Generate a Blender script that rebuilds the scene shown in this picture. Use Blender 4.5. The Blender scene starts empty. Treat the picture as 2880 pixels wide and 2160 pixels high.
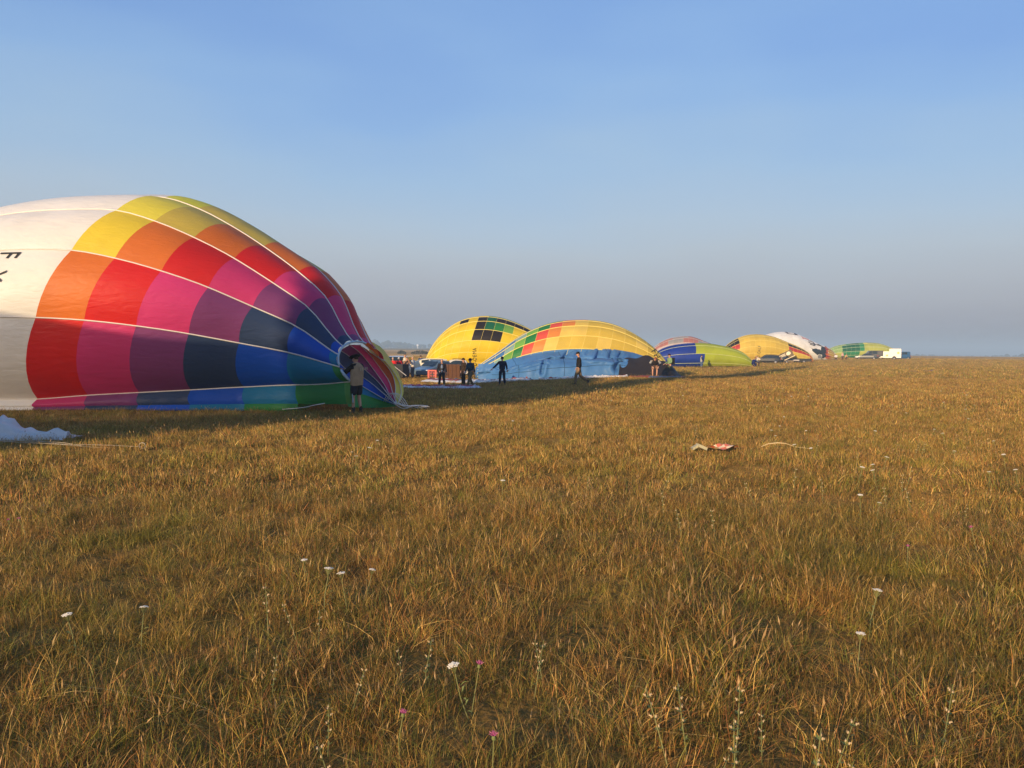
import bpy, bmesh, math, random
import numpy as np
from mathutils import Vector, Matrix
from mathutils import noise as mnoise

R = math.radians
scene = bpy.context.scene
COL = scene.collection
random.seed(11)
rng = np.random.default_rng(7)

# ------------------------------------------------------------ camera
CAM_Z = 1.78
cam_data = bpy.data.cameras.new('camera')
cam = bpy.data.objects.new('camera', cam_data)
COL.objects.link(cam)
cam_data.sensor_width = 36.0
cam_data.lens = 28.8
cam_data.clip_start = 0.05
cam_data.clip_end = 30000.0
_p, _r = R(2.52), R(0.6)
_f = Vector((0, math.cos(_p), -math.sin(_p)))
_rt0 = Vector((1, 0, 0))
_up0 = _rt0.cross(_f)
_rt = _rt0 * math.cos(_r) + _up0 * math.sin(_r)
_up = _rt.cross(_f)
_m = Matrix((_rt, _up, -_f)).transposed().to_4x4()
_m.translation = Vector((0, 0, CAM_Z))
cam.matrix_world = _m
scene.camera = cam

# ------------------------------------------------------------ light
SUN_EL = R(10.5)
SUN_AZ = math.atan2(-0.455, -0.89)          # direction towards the sun, behind the camera to the left
sun_vec = Vector((math.sin(SUN_AZ) * math.cos(SUN_EL), math.cos(SUN_AZ) * math.cos(SUN_EL), math.sin(SUN_EL)))
sd = bpy.data.lights.new('sun', 'SUN')
sd.energy = 4.6
sd.angle = R(0.5)
sd.color = (1.0, 0.74, 0.44)
sun = bpy.data.objects.new('sun', sd)
COL.objects.link(sun)
sun.rotation_euler = sun_vec.to_track_quat('Z', 'Y').to_euler()

world = bpy.data.worlds.new('World')
scene.world = world
world.use_nodes = True
wt = world.node_tree
wt.nodes.clear()
wo = wt.nodes.new('ShaderNodeOutputWorld')
wb = wt.nodes.new('ShaderNodeBackground')
wb.inputs['Strength'].default_value = 0.138
sky = wt.nodes.new('ShaderNodeTexSky')
sky.sky_type = 'NISHITA'
sky.sun_disc = False
sky.sun_elevation = SUN_EL
sky.sun_rotation = SUN_AZ
sky.air_density = 1.0
sky.dust_density = 0.6
sky.ozone_density = 2.0
sky.altitude = 100
# a layer of ground mist all round the horizon, the same in every direction
tc = wt.nodes.new('ShaderNodeTexCoord')
sx = wt.nodes.new('ShaderNodeSeparateXYZ')
wt.links.new(tc.outputs['Generated'], sx.inputs[0])
cr = wt.nodes.new('ShaderNodeValToRGB')
cr.color_ramp.interpolation = 'EASE'
els = cr.color_ramp.elements
els[0].position = 0.0; els[0].color = (1, 1, 1, 1)
els[1].position = 1.0; els[1].color = (.35, .35, .35, 1)
e = els.new(0.22); e.color = (.92, .92, .92, 1)
e = els.new(0.45); e.color = (.70, .70, .70, 1)
# slow unevenness of the mist
wn = wt.nodes.new('ShaderNodeTexNoise'); wn.inputs['Scale'].default_value = 1.6; wn.inputs['Detail'].default_value = 3
wmp = wt.nodes.new('ShaderNodeMapping'); wmp.inputs['Scale'].default_value = (1, 1, 3.2)
wt.links.new(tc.outputs['Generated'], wmp.inputs['Vector']); wt.links.new(wmp.outputs[0], wn.inputs['Vector'])
wms = wt.nodes.new('ShaderNodeMapRange'); wms.inputs['From Min'].default_value = .3; wms.inputs['From Max'].default_value = .7
wms.inputs['To Min'].default_value = 0.72; wms.inputs['To Max'].default_value = 1.22
wt.links.new(wn.outputs['Fac'], wms.inputs['Value'])
wz = wt.nodes.new('ShaderNodeMath'); wz.operation = 'MULTIPLY'
wt.links.new(sx.outputs['Z'], wz.inputs[0]); wt.links.new(wms.outputs[0], wz.inputs[1])
wt.links.new(sx.outputs['Z'], cr.inputs[0])
cr2 = wt.nodes.new('ShaderNodeValToRGB')
els = cr2.color_ramp.elements
els[0].position = 0.0; els[0].color = (1.22, 1.20, 1.40, 1)
els[1].position = 0.7; els[1].color = (0.70, 1.5, 3.4, 1)
for q_, c_ in ((0.012, (1.42, 1.41, 1.62)), (0.03, (1.70, 1.70, 1.92)), (0.055, (2.0, 2.06, 2.30)), (0.085, (2.2, 2.35, 2.62)), (0.125, (2.30, 2.62, 2.98)), (0.17, (2.15, 2.70, 3.32)),
               (0.235, (1.78, 2.58, 3.6)), (0.30, (1.38, 2.28, 3.75)), (0.38, (1.08, 1.92, 3.65)), (0.5, (.9, 1.7, 3.5))):
    e = els.new(q_); e.color = (*c_, 1)
wt.links.new(wz.outputs[0], cr2.inputs[0])
mx = wt.nodes.new('ShaderNodeMixRGB')
wt.links.new(cr.outputs[0], mx.inputs['Fac'])
tint = wt.nodes.new('ShaderNodeMixRGB'); tint.blend_type = 'MULTIPLY'; tint.inputs[0].default_value = 1.0
tint.inputs[2].default_value = (0.92, 0.96, 1.08, 1)
wt.links.new(sky.outputs[0], tint.inputs[1])
wt.links.new(tint.outputs[0], mx.inputs[1])
wt.links.new(cr2.outputs[0], mx.inputs[2])
wt.links.new(mx.outputs[0], wb.inputs['Color'])
wt.links.new(wb.outputs[0], wo.inputs['Surface'])

vs = scene.view_settings
scene.display_settings.display_device = 'sRGB'
vs.view_transform = 'Standard'
vs.look = 'None'
vs.gamma = 1.0
vs.use_curve_mapping = False
vs.exposure = 0.56
cy = scene.cycles
cy.use_denoising = True
cy.max_bounces = 9
cy.transparent_max_bounces = 8
cy.volume_bounces = 0
cy.diffuse_bounces = 7
cy.caustics_reflective = False
cy.caustics_refractive = False

# ------------------------------------------------------------ helpers
def smooth(x, a, b):
    t = np.clip((np.asarray(x, float) - a) / (b - a), 0, 1)
    return t * t * (3 - 2 * t)

def gz(X, Y):
    """height of the field"""
    X = np.asarray(X, float); Y = np.asarray(Y, float)
    t = X / np.maximum(Y, 8)
    z = -0.8 * smooth(Y, 10, 60) * (1 - 0.5 * smooth(t, 0, 0.45))
    z = z + 0.5 * np.exp(-((X - 8) ** 2 / 72 + (Y - 54) ** 2 / 400))
    z = z + 0.45 * smooth(Y, 120, 190) * smooth(t, 0.3, 0.45)
    z = z - 9.0 * smooth(Y, 360, 1100) * smooth(t, 0.05, 0.35)
    # small swells of the meadow
    z = z + 0.03 * np.sin(X * 0.55 + 1.3) * np.sin(Y * 0.38) * smooth(Y, 2, 8)
    return z

def gzf(x, y):
    return float(gz(x, y))

def link(o, parent=None):
    COL.objects.link(o)
    if parent is not None:
        o.parent = parent
    return o

def tag(o, label=None, cat=None, group=None, kind=None):
    if label: o['label'] = label
    if cat: o['category'] = cat
    if group: o['group'] = group
    if kind: o['kind'] = kind
    return o

def empty(name, loc=(0, 0, 0), rz=0.0, label=None, cat=None, group=None):
    o = bpy.data.objects.new(name, None)
    o.empty_display_size = 0.2
    o.location = loc
    o.rotation_euler = (0, 0, rz)
    COL.objects.link(o)
    return tag(o, label, cat, group)

def mesh_obj(name, verts, faces, mat=None, parent=None, smooth_=False, mats=None, fmat=None):
    me = bpy.data.meshes.new(name)
    me.from_pydata([tuple(v) for v in verts], [], [tuple(f) for f in faces])
    if mats:
        for m in mats: me.materials.append(m)
        if fmat is not None:
            me.polygons.foreach_set('material_index', np.asarray(fmat, dtype=np.int32))
    elif mat:
        me.materials.append(mat)
    if smooth_:
        me.polygons.foreach_set('use_smooth', np.ones(len(me.polygons), dtype=bool))
    me.update()
    return link(bpy.data.objects.new(name, me), parent)

class MB:
    """collects simple shapes into one mesh"""
    def __init__(s): s.v = []; s.f = []
    def add(s, v, f):
        n = len(s.v); s.v += [tuple(p) for p in v]; s.f += [tuple(i + n for i in q) for q in f]
    def box(s, c, d, rot=None, taper=1.0):
        hx, hy, hz = d[0] / 2, d[1] / 2, d[2] / 2
        P = []
        for z in (-1, 1):
            k = taper if z > 0 else 1
            for x, y in ((-1, -1), (1, -1), (1, 1), (-1, 1)):
                q = Vector((x * hx * k, y * hy * k, z * hz))
                if rot is not None: q = rot @ q
                P.append(q + Vector(c))
        s.add(P, [(3, 2, 1, 0), (4, 5, 6, 7), (0, 1, 5, 4), (1, 2, 6, 5), (2, 3, 7, 6), (3, 0, 4, 7)])
    def tube(s, pts, rad, n=6, caps=True):
        pts = [Vector(p) for p in pts]
        rads = rad if hasattr(rad, '__len__') else [rad] * len(pts)
        rings = []; prev = None
        for i, p in enumerate(pts):
            d = (pts[min(i + 1, len(pts) - 1)] - pts[max(i - 1, 0)])
            if d.length < 1e-9: d = Vector((0, 0, 1))
            d.normalize()
            ref = prev if prev is not None else (Vector((0, 0, 1)) if abs(d.z) < 0.9 else Vector((1, 0, 0)))
            a = ref - d * ref.dot(d)
            if a.length < 1e-6: a = Vector((1, 0, 0)) - d * d.x
            a.normalize(); prev = a; b = d.cross(a)
            rings.append([p + (a * math.cos(2 * math.pi * k / n) + b * math.sin(2 * math.pi * k / n)) * rads[i] for k in range(n)])
        V = [q for r_ in rings for q in r_]; Fc = []
        for i in range(len(rings) - 1):
            for k in range(n):
                k2 = (k + 1) % n
                Fc.append((i * n + k, i * n + k2, (i + 1) * n + k2, (i + 1) * n + k))
        if caps:
            Fc.append(tuple(range(n - 1, -1, -1))); Fc.append(tuple((len(rings) - 1) * n + k for k in range(n)))
        s.add(V, Fc)
    def lathe(s, c, prof, n=12, axis='Z', rot=None):
        V = []; Fc = []
        for r_, h in prof:
            for k in range(n):
                a = 2 * math.pi * k / n
                q = Vector((r_ * math.cos(a), r_ * math.sin(a), h))
                if axis == 'X': q = Vector((q.z, q.x, q.y))
                if axis == 'Y': q = Vector((q.x, q.z, q.y))
                if rot is not None: q = rot @ q
                V.append(q + Vector(c))
        m = len(prof)
        for i in range(m - 1):
            for k in range(n):
                k2 = (k + 1) % n
                Fc.append((i * n + k, i * n + k2, (i + 1) * n + k2, (i + 1) * n + k))
        Fc.append(tuple(range(n - 1, -1, -1))); Fc.append(tuple((m - 1) * n + k for k in range(n)))
        s.add(V, Fc)
    def build(s, name, mat, parent=None, smooth_=False):
        return mesh_obj(name, s.v, s.f, mat, parent, smooth_)

# ------------------------------------------------------------ materials
MATS = {}
def nodemat(name):
    m = bpy.data.materials.new(name); m.use_nodes = True
    nt = m.node_tree; nt.nodes.clear()
    out = nt.nodes.new('ShaderNodeOutputMaterial')
    return m, nt, out

def mat_simple(name, col, rough=0.6, metal=0.0, var=0.12, scale=6.0, bump=0.0, spec=0.4, coat=0.0):
    if name in MATS: return MATS[name]
    m, nt, out = nodemat(name)
    b = nt.nodes.new('ShaderNodeBsdfPrincipled')
    b.inputs['Roughness'].default_value = rough
    b.inputs['Metallic'].default_value = metal
    b.inputs['Specular IOR Level'].default_value = spec
    if coat: b.inputs['Coat Weight'].default_value = coat
    t = nt.nodes.new('ShaderNodeTexCoord')
    n = nt.nodes.new('ShaderNodeTexNoise'); n.inputs['Scale'].default_value = scale; n.inputs['Detail'].default_value = 4
    nt.links.new(t.outputs['Object'], n.inputs['Vector'])
    mr = nt.nodes.new('ShaderNodeMapRange')
    mr.inputs['From Min'].default_value = 0.3; mr.inputs['From Max'].default_value = 0.7
    mr.inputs['To Min'].default_value = 1 - var; mr.inputs['To Max'].default_value = 1 + var
    nt.links.new(n.outputs['Fac'], mr.inputs['Value'])
    mm = nt.nodes.new('ShaderNodeVectorMath'); mm.operation = 'SCALE'
    mm.inputs[0].default_value = col[:3]
    nt.links.new(mr.outputs[0], mm.inputs['Scale'])
    nt.links.new(mm.outputs[0], b.inputs['Base Color'])
    if bump:
        bp = nt.nodes.new('ShaderNodeBump'); bp.inputs['Strength'].default_value = bump; bp.inputs['Distance'].default_value = 0.02
        nt.links.new(n.outputs['Fac'], bp.inputs['Height']); nt.links.new(bp.outputs[0], b.inputs['Normal'])
    nt.links.new(b.outputs[0], out.inputs['Surface'])
    MATS[name] = m
    return m

def mat_fabric(name, col, trans=0.28, wr=1.0, sc=1.0):
    """ripstop nylon: matt-satin cloth that lets some light through, with fine wrinkles"""
    key = 'nylon_' + name
    if key in MATS: return MATS[key]
    m, nt, out = nodemat(key)
    L = nt.links.new
    t = nt.nodes.new('ShaderNodeNewGeometry')
    # wrinkles: stretched noise at two sizes
    mp = nt.nodes.new('ShaderNodeMapping'); mp.inputs['Scale'].default_value = (1.6 * sc, 1.6 * sc, 5.0 * sc)
    mp.inputs['Rotation'].default_value = (0.5, 0.3, 0.4)
    L(t.outputs['Position'], mp.inputs['Vector'])
    n1 = nt.nodes.new('ShaderNodeTexNoise'); n1.inputs['Scale'].default_value = 1.6; n1.inputs['Detail'].default_value = 5
    n1.inputs['Distortion'].default_value = 0.5
    L(mp.outputs[0], n1.inputs['Vector'])
    n2 = nt.nodes.new('ShaderNodeTexNoise'); n2.inputs['Scale'].default_value = 0.8; n2.inputs['Detail'].default_value = 3
    L(t.outputs['Position'], n2.inputs['Vector'])
    mr = nt.nodes.new('ShaderNodeMapRange')
    mr.inputs['From Min'].default_value = 0.3; mr.inputs['From Max'].default_value = 0.7
    mr.inputs['To Min'].default_value = 0.90; mr.inputs['To Max'].default_value = 1.06
    L(n2.outputs['Fac'], mr.inputs['Value'])
    oi = nt.nodes.new('ShaderNodeObjectInfo')
    mo = nt.nodes.new('ShaderNodeMapRange'); mo.inputs['To Min'].default_value = 0.93; mo.inputs['To Max'].default_value = 1.05
    L(oi.outputs['Random'], mo.inputs['Value'])
    mu = nt.nodes.new('ShaderNodeMath'); mu.operation = 'MULTIPLY'
    L(mr.outputs[0], mu.inputs[0]); L(mo.outputs[0], mu.inputs[1])
    vm = nt.nodes.new('ShaderNodeVectorMath'); vm.operation = 'SCALE'; vm.inputs[0].default_value = col[:3]
    L(mu.outputs[0], vm.inputs['Scale'])
    bp = nt.nodes.new('ShaderNodeBump'); bp.inputs['Strength'].default_value = 0.40 * wr; bp.inputs['Distance'].default_value = 0.06
    L(n1.outputs['Fac'], bp.inputs['Height'])
    b = nt.nodes.new('ShaderNodeBsdfPrincipled'); b.inputs['Roughness'].default_value = 0.5
    b.inputs['Specular IOR Level'].default_value = 0.3
    L(vm.outputs[0], b.inputs['Base Color']); L(bp.outputs[0], b.inputs['Normal'])
    tr = nt.nodes.new('ShaderNodeBsdfTranslucent'); L(vm.outputs[0], tr.inputs['Color'])
    ms = nt.nodes.new('ShaderNodeMixShader'); ms.inputs[0].default_value = trans
    L(b.outputs[0], ms.inputs[1]); L(tr.outputs[0], ms.inputs[2]); L(ms.outputs[0], out.inputs['Surface'])
    MATS[key] = m
    return m
# ------------------------------------------------------------ ground
def ground_material():
    m, nt, out = nodemat('dry_meadow')
    L = nt.links.new
    g = nt.nodes.new('ShaderNodeNewGeometry')
    def noise(scale, detail=5, vec=None):
        n = nt.nodes.new('ShaderNodeTexNoise'); n.inputs['Scale'].default_value = scale; n.inputs['Detail'].default_value = detail
        L(vec or g.outputs['Position'], n.inputs['Vector']); return n
    big = noise(0.035, 6)
    mid = noise(0.45, 6)
    fine = noise(9.0, 6)
    ramp = nt.nodes.new('ShaderNodeValToRGB')
    e = ramp.color_ramp.elements
    e[0].position = 0.32; e[0].color = (0.12, 0.10, 0.028, 1)
    e[1].position = 0.72; e[1].color = (0.42, 0.25, 0.080, 1)
    q = e.new(0.5); q.color = (0.28, 0.165, 0.052, 1)
    mix = nt.nodes.new('ShaderNodeMath'); mix.operation = 'ADD'
    a = nt.nodes.new('ShaderNodeMath'); a.operation = 'MULTIPLY'; a.inputs[1].default_value = 0.45
    b = nt.nodes.new('ShaderNodeMath'); b.operation = 'MULTIPLY'; b.inputs[1].default_value = 0.35
    c = nt.nodes.new('ShaderNodeMath'); c.operation = 'MULTIPLY'; c.inputs[1].default_value = 0.20
    L(big.outputs['Fac'], a.inputs[0]); L(mid.outputs['Fac'], b.inputs[0]); L(fine.outputs['Fac'], c.inputs[0])
    s = nt.nodes.new('ShaderNodeMath'); s.operation = 'ADD'
    L(a.outputs[0], s.inputs[0]); L(b.outputs[0], s.inputs[1]); L(s.outputs[0], mix.inputs[0]); L(c.outputs[0], mix.inputs[1])
    L(mix.outputs[0], ramp.inputs[0])
    # ground colour darker at the near end, rising to full tone farther out
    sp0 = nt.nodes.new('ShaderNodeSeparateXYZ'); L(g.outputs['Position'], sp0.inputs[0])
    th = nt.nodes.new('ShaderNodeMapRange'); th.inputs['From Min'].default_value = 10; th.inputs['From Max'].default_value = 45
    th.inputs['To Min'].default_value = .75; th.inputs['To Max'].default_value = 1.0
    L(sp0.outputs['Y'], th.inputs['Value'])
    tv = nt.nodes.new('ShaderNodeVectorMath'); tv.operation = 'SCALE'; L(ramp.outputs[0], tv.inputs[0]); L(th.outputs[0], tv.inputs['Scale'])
    # far bands of mown and unmown grass
    sep = nt.nodes.new('ShaderNodeSeparateXYZ'); L(g.outputs['Position'], sep.inputs[0])
    wv = nt.nodes.new('ShaderNodeTexNoise'); wv.inputs['Scale'].default_value = 1.0; wv.inputs['Detail'].default_value = 3
    mp = nt.nodes.new('ShaderNodeMapping'); mp.inputs['Scale'].default_value = (0.0025, 0.014, 1)
    L(g.outputs['Position'], mp.inputs['Vector']); L(mp.outputs[0], wv.inputs['Vector'])
    band = nt.nodes.new('ShaderNodeValToRGB'); e = band.color_ramp.elements
    e[0].position = 0.42; e[0].color = (0.23, 0.16, 0.075, 1); e[1].position = 0.6; e[1].color = (0.40, 0.27, 0.13, 1)
    L(wv.outputs['Fac'], band.inputs[0])
    far = nt.nodes.new('ShaderNodeMapRange'); far.inputs['From Min'].default_value = 90; far.inputs['From Max'].default_value = 240
    L(sep.outputs['Y'], far.inputs['Value'])
    mc = nt.nodes.new('ShaderNodeMixRGB'); L(far.outputs[0], mc.inputs[0]); L(tv.outputs[0], mc.inputs[1]); L(band.outputs[0], mc.inputs[2])
    far2 = nt.nodes.new('ShaderNodeMapRange'); far2.inputs['From Min'].default_value = 620; far2.inputs['From Max'].default_value = 760
    L(sep.outputs['Y'], far2.inputs['Value'])
    mc2 = nt.nodes.new('ShaderNodeMixRGB'); L(far2.outputs[0], mc2.inputs[0]); L(mc.outputs[0], mc2.inputs[1]); mc2.inputs[2].default_value = (0.13, 0.11, 0.06, 1)
    bs = nt.nodes.new('ShaderNodeBsdfDiffuse'); bs.inputs['Roughness'].default_value = 0.6
    L(mc2.outputs[0], bs.inputs['Color'])
    bp = nt.nodes.new('ShaderNodeBump'); bp.inputs['Strength'].default_value = 0.9; bp.inputs['Distance'].default_value = 0.08
    hs = nt.nodes.new('ShaderNodeMath'); hs.operation = 'ADD'
    L(mid.outputs['Fac'], hs.inputs[0]); L(fine.outputs['Fac'], hs.inputs[1]); L(hs.outputs[0], bp.inputs['Height'])
    L(bp.outputs[0], bs.inputs['Normal'])
    L(bs.outputs[0], out.inputs['Surface'])
    return m

def build_ground():
    na = 360
    rad = [0.0] + list(np.geomspace(0.8, 5200, 190))
    V = [(0, 0, gzf(0, 0))]; Fc = []
    for r in rad[1:]:
        a = np.arange(na) * 2 * math.pi / na
        x = r * np.cos(a); y = r * np.sin(a); z = gz(x, y)
        V += list(zip(x.tolist(), y.tolist(), z.tolist()))
    for k in range(na): Fc.append((0, 1 + k, 1 + (k + 1) % na))
    for i in range(len(rad) - 2):
        o = 1 + i * na
        for k in range(na):
            k2 = (k + 1) % na
            Fc.append((o + k, o + na + k, o + na + k2, o + k2))
    g = mesh_obj('ground', V, Fc, ground_material(), None, True)
    tag(g, 'broad dry meadow rolling away to the misty horizon', 'ground', kind='structure')
build_ground()

# ------------------------------------------------------------ haze
def build_haze():
    m = bpy.data.materials.new('mist_air'); m.use_nodes = True
    nt = m.node_tree; nt.nodes.clear()
    out = nt.nodes.new('ShaderNodeOutputMaterial')
    v = nt.nodes.new('ShaderNodeVolumePrincipled')
    v.inputs['Color'].default_value = (0.60, 0.80, 1.0, 1)
    v.inputs['Density'].default_value = 0.0007
    v.inputs['Anisotropy'].default_value = 0.0
    nt.links.new(v.outputs[0], out.inputs['Volume'])
    mb = MB(); mb.box((0, 0, 11.5), (11000, 11000, 47.0))
    o = mb.build('haze', m)
    tag(o, 'thin morning mist lying over the whole field', 'haze', kind='stuff')
build_haze()
# ------------------------------------------------------------ grass
NO_GRASS = []       # (cx, cy, rx, ry, rot) footprints of things lying on the field
def grass_material():
    m, nt, out = nodemat('grass_blades')
    L = nt.links.new
    at = nt.nodes.new('ShaderNodeAttribute'); at.attribute_name = 'tint'
    oi = nt.nodes.new('ShaderNodeObjectInfo')
    g = nt.nodes.new('ShaderNodeNewGeometry')
    n = nt.nodes.new('ShaderNodeTexNoise'); n.inputs['Scale'].default_value = 0.5; n.inputs['Detail'].default_value = 5
    L(g.outputs['Position'], n.inputs['Vector'])
    n2 = nt.nodes.new('ShaderNodeTexNoise'); n2.inputs['Scale'].default_value = 1.3; n2.inputs['Detail'].default_value = 4
    L(g.outputs['Position'], n2.inputs['Vector'])
    mg = nt.nodes.new('ShaderNodeMapRange'); mg.inputs['From Min'].default_value = 0.50; mg.inputs['From Max'].default_value = 0.68
    mg.inputs['To Max'].default_value = 0.6
    L(n.outputs['Fac'], mg.inputs['Value'])
    g1 = nt.nodes.new('ShaderNodeMixRGB'); L(mg.outputs[0], g1.inputs[0]); L(at.outputs['Color'], g1.inputs[1]); g1.inputs[2].default_value = (0.24, 0.22, 0.03, 1)
    mr = nt.nodes.new('ShaderNodeMapRange'); mr.inputs['From Min'].default_value = 0.52; mr.inputs['From Max'].default_value = 0.70
    mr.inputs['To Max'].default_value = 0.55
    L(n2.outputs['Fac'], mr.inputs['Value'])
    g2 = nt.nodes.new('ShaderNodeMixRGB'); L(mr.outputs[0], g2.inputs[0]); L(g1.outputs[0], g2.inputs[1]); g2.inputs[2].default_value = (0.44, 0.20, 0.055, 1)
    rv = nt.nodes.new('ShaderNodeMapRange'); rv.inputs['To Min'].default_value = 0.45; rv.inputs['To Max'].default_value = 1.38
    L(oi.outputs['Random'], rv.inputs['Value'])
    vm = nt.nodes.new('ShaderNodeVectorMath'); vm.operation = 'SCALE'; L(g2.outputs[0], vm.inputs[0]); L(rv.outputs[0], vm.inputs['Scale'])
    d = nt.nodes.new('ShaderNodeBsdfPrincipled'); d.inputs['Roughness'].default_value = 0.55; d.inputs['Specular IOR Level'].default_value = 0.25
    L(vm.outputs[0], d.inputs['Base Color'])
    t = nt.nodes.new('ShaderNodeBsdfTranslucent'); L(vm.outputs[0], t.inputs['Color'])
    ms = nt.nodes.new('ShaderNodeMixShader'); ms.inputs[0].default_value = 0.22
    L(d.outputs[0], ms.inputs[1]); L(t.outputs[0], ms.inputs[2]); L(ms.outputs[0], out.inputs['Surface'])
    return m
GRASS_MAT = grass_material()
PAL = [(0.57, 0.315, 0.080), (0.42, 0.205, 0.055), (0.72, 0.46, 0.14), (0.33, 0.255, 0.045), (0.18, 0.185, 0.03), (0.47, 0.18, 0.055), (0.17, 0.075, 0.025), (0.09, 0.115, 0.02)]
PALW = [0.21, 0.17, 0.11, 0.17, 0.13, 0.08, 0.08, 0.05]

def clump(nb, rad, hmin, hmax, wid, lean, seed, seg=3, stalk=0.06):
    r = random.Random(seed)
    V = []; Fc = []; C = []
    sway = r.uniform(0, 6.28)
    green = r.random() < 0.3
    for _ in range(nb):
        a = r.uniform(0, 2 * math.pi); q = rad * math.sqrt(r.random())
        x, y = q * math.cos(a), q * math.sin(a)
        h = r.uniform(hmin, hmax) * (0.65 + 0.35 * r.random())
        isst = r.random() < stalk
        if isst: h *= 1.5
        da = a + r.gauss(0, 1.2) if r.random() < .7 else sway + r.gauss(0, .5)
        ln = abs(r.gauss(0, lean)) * h * (0.4 if isst else 1)
        dx, dy = math.cos(da), math.sin(da)
        fa = r.uniform(0, math.pi); wx, wy = math.cos(fa), math.sin(fa)
        w = wid * r.uniform(0.6, 1.3) * (0.6 if isst else 1)
        col = r.choices(PAL, PALW)[0]
        if green and r.random() < .5: col = PAL[4 if r.random() < .6 else 3]
        k = r.uniform(0.8, 1.2); col = (col[0] * k, col[1] * k, col[2] * k)
        n0 = len(V)
        for s in range(seg):
            t = s / seg
            off = ln * t * t * 1.3
            z = h * (t - 0.18 * t * t * (ln / h)) - 0.01
            ww = w * (1 - 0.55 * t) / 2
            V.append((x + dx * off - wx * ww, y + dy * off - wy * ww, z)); V.append((x + dx * off + wx * ww, y + dy * off + wy * ww, z))
            C += [col, col]
        V.append((x + dx * ln * 1.3, y + dy * ln * 1.3, h * (1 - 0.25 * ln / h))); C.append(col)
        for s in range(seg - 1):
            b = n0 + 2 * s; Fc.append((b, b + 1, b + 3, b + 2))
        b = n0 + 2 * (seg - 1); Fc.append((b, b + 1, b + 2))
        if isst:      # seed head
            hx, hy, hz = V[-1]; n1 = len(V); hw = w * 1.6
            V += [(hx - wx * hw, hy - wy * hw, hz), (hx + wx * hw, hy + wy * hw, hz), (hx + dx * .01, hy + dy * .01, hz + h * .16), (hx, hy, hz - h * .10)]
            C += [(0.40, 0.25, 0.11)] * 4; Fc += [(n1, n1 + 1, n1 + 2), (n1 + 1, n1, n1 + 3)]
    return V, Fc, C

def clump_object(name, col, args):
    V, Fc, C = clump(*args)
    me = bpy.data.meshes.new(name); me.from_pydata(V, [], Fc); me.materials.append(GRASS_MAT)
    at = me.attributes.new('tint', 'FLOAT_COLOR', 'POINT')
    at.data.foreach_set('color', np.array([(c[0], c[1], c[2], 1) for c in C], dtype=np.float32).ravel())
    me.update()
    o = bpy.data.objects.new(name, me); col.objects.link(o)
    return o

def inside_any(X, Y):
    m = np.zeros(len(X), bool)
    for cx, cy, rx, ry, rot in NO_GRASS:
        c, s = math.cos(rot), math.sin(rot)
        u = (X - cx) * c + (Y - cy) * s; v = -(X - cx) * s + (Y - cy) * c
        m |= (u / rx) ** 2 + (v / ry) ** 2 < 1
    return m

def vnoise(X, Y, sc, seed):
    g = np.random.default_rng(seed).random((64, 64)); x = X / sc + 1000.0; y = Y / sc + 1000.0
    i = np.floor(x).astype(int); j = np.floor(y).astype(int); a = x - i; b = y - j; a = a * a * (3 - 2 * a); b = b * b * (3 - 2 * b)
    q = lambda u, v: g[u % 64, v % 64]
    return q(i, j) * (1 - a) * (1 - b) + q(i + 1, j) * a * (1 - b) + q(i, j + 1) * (1 - a) * b + q(i + 1, j + 1) * a * b

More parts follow.
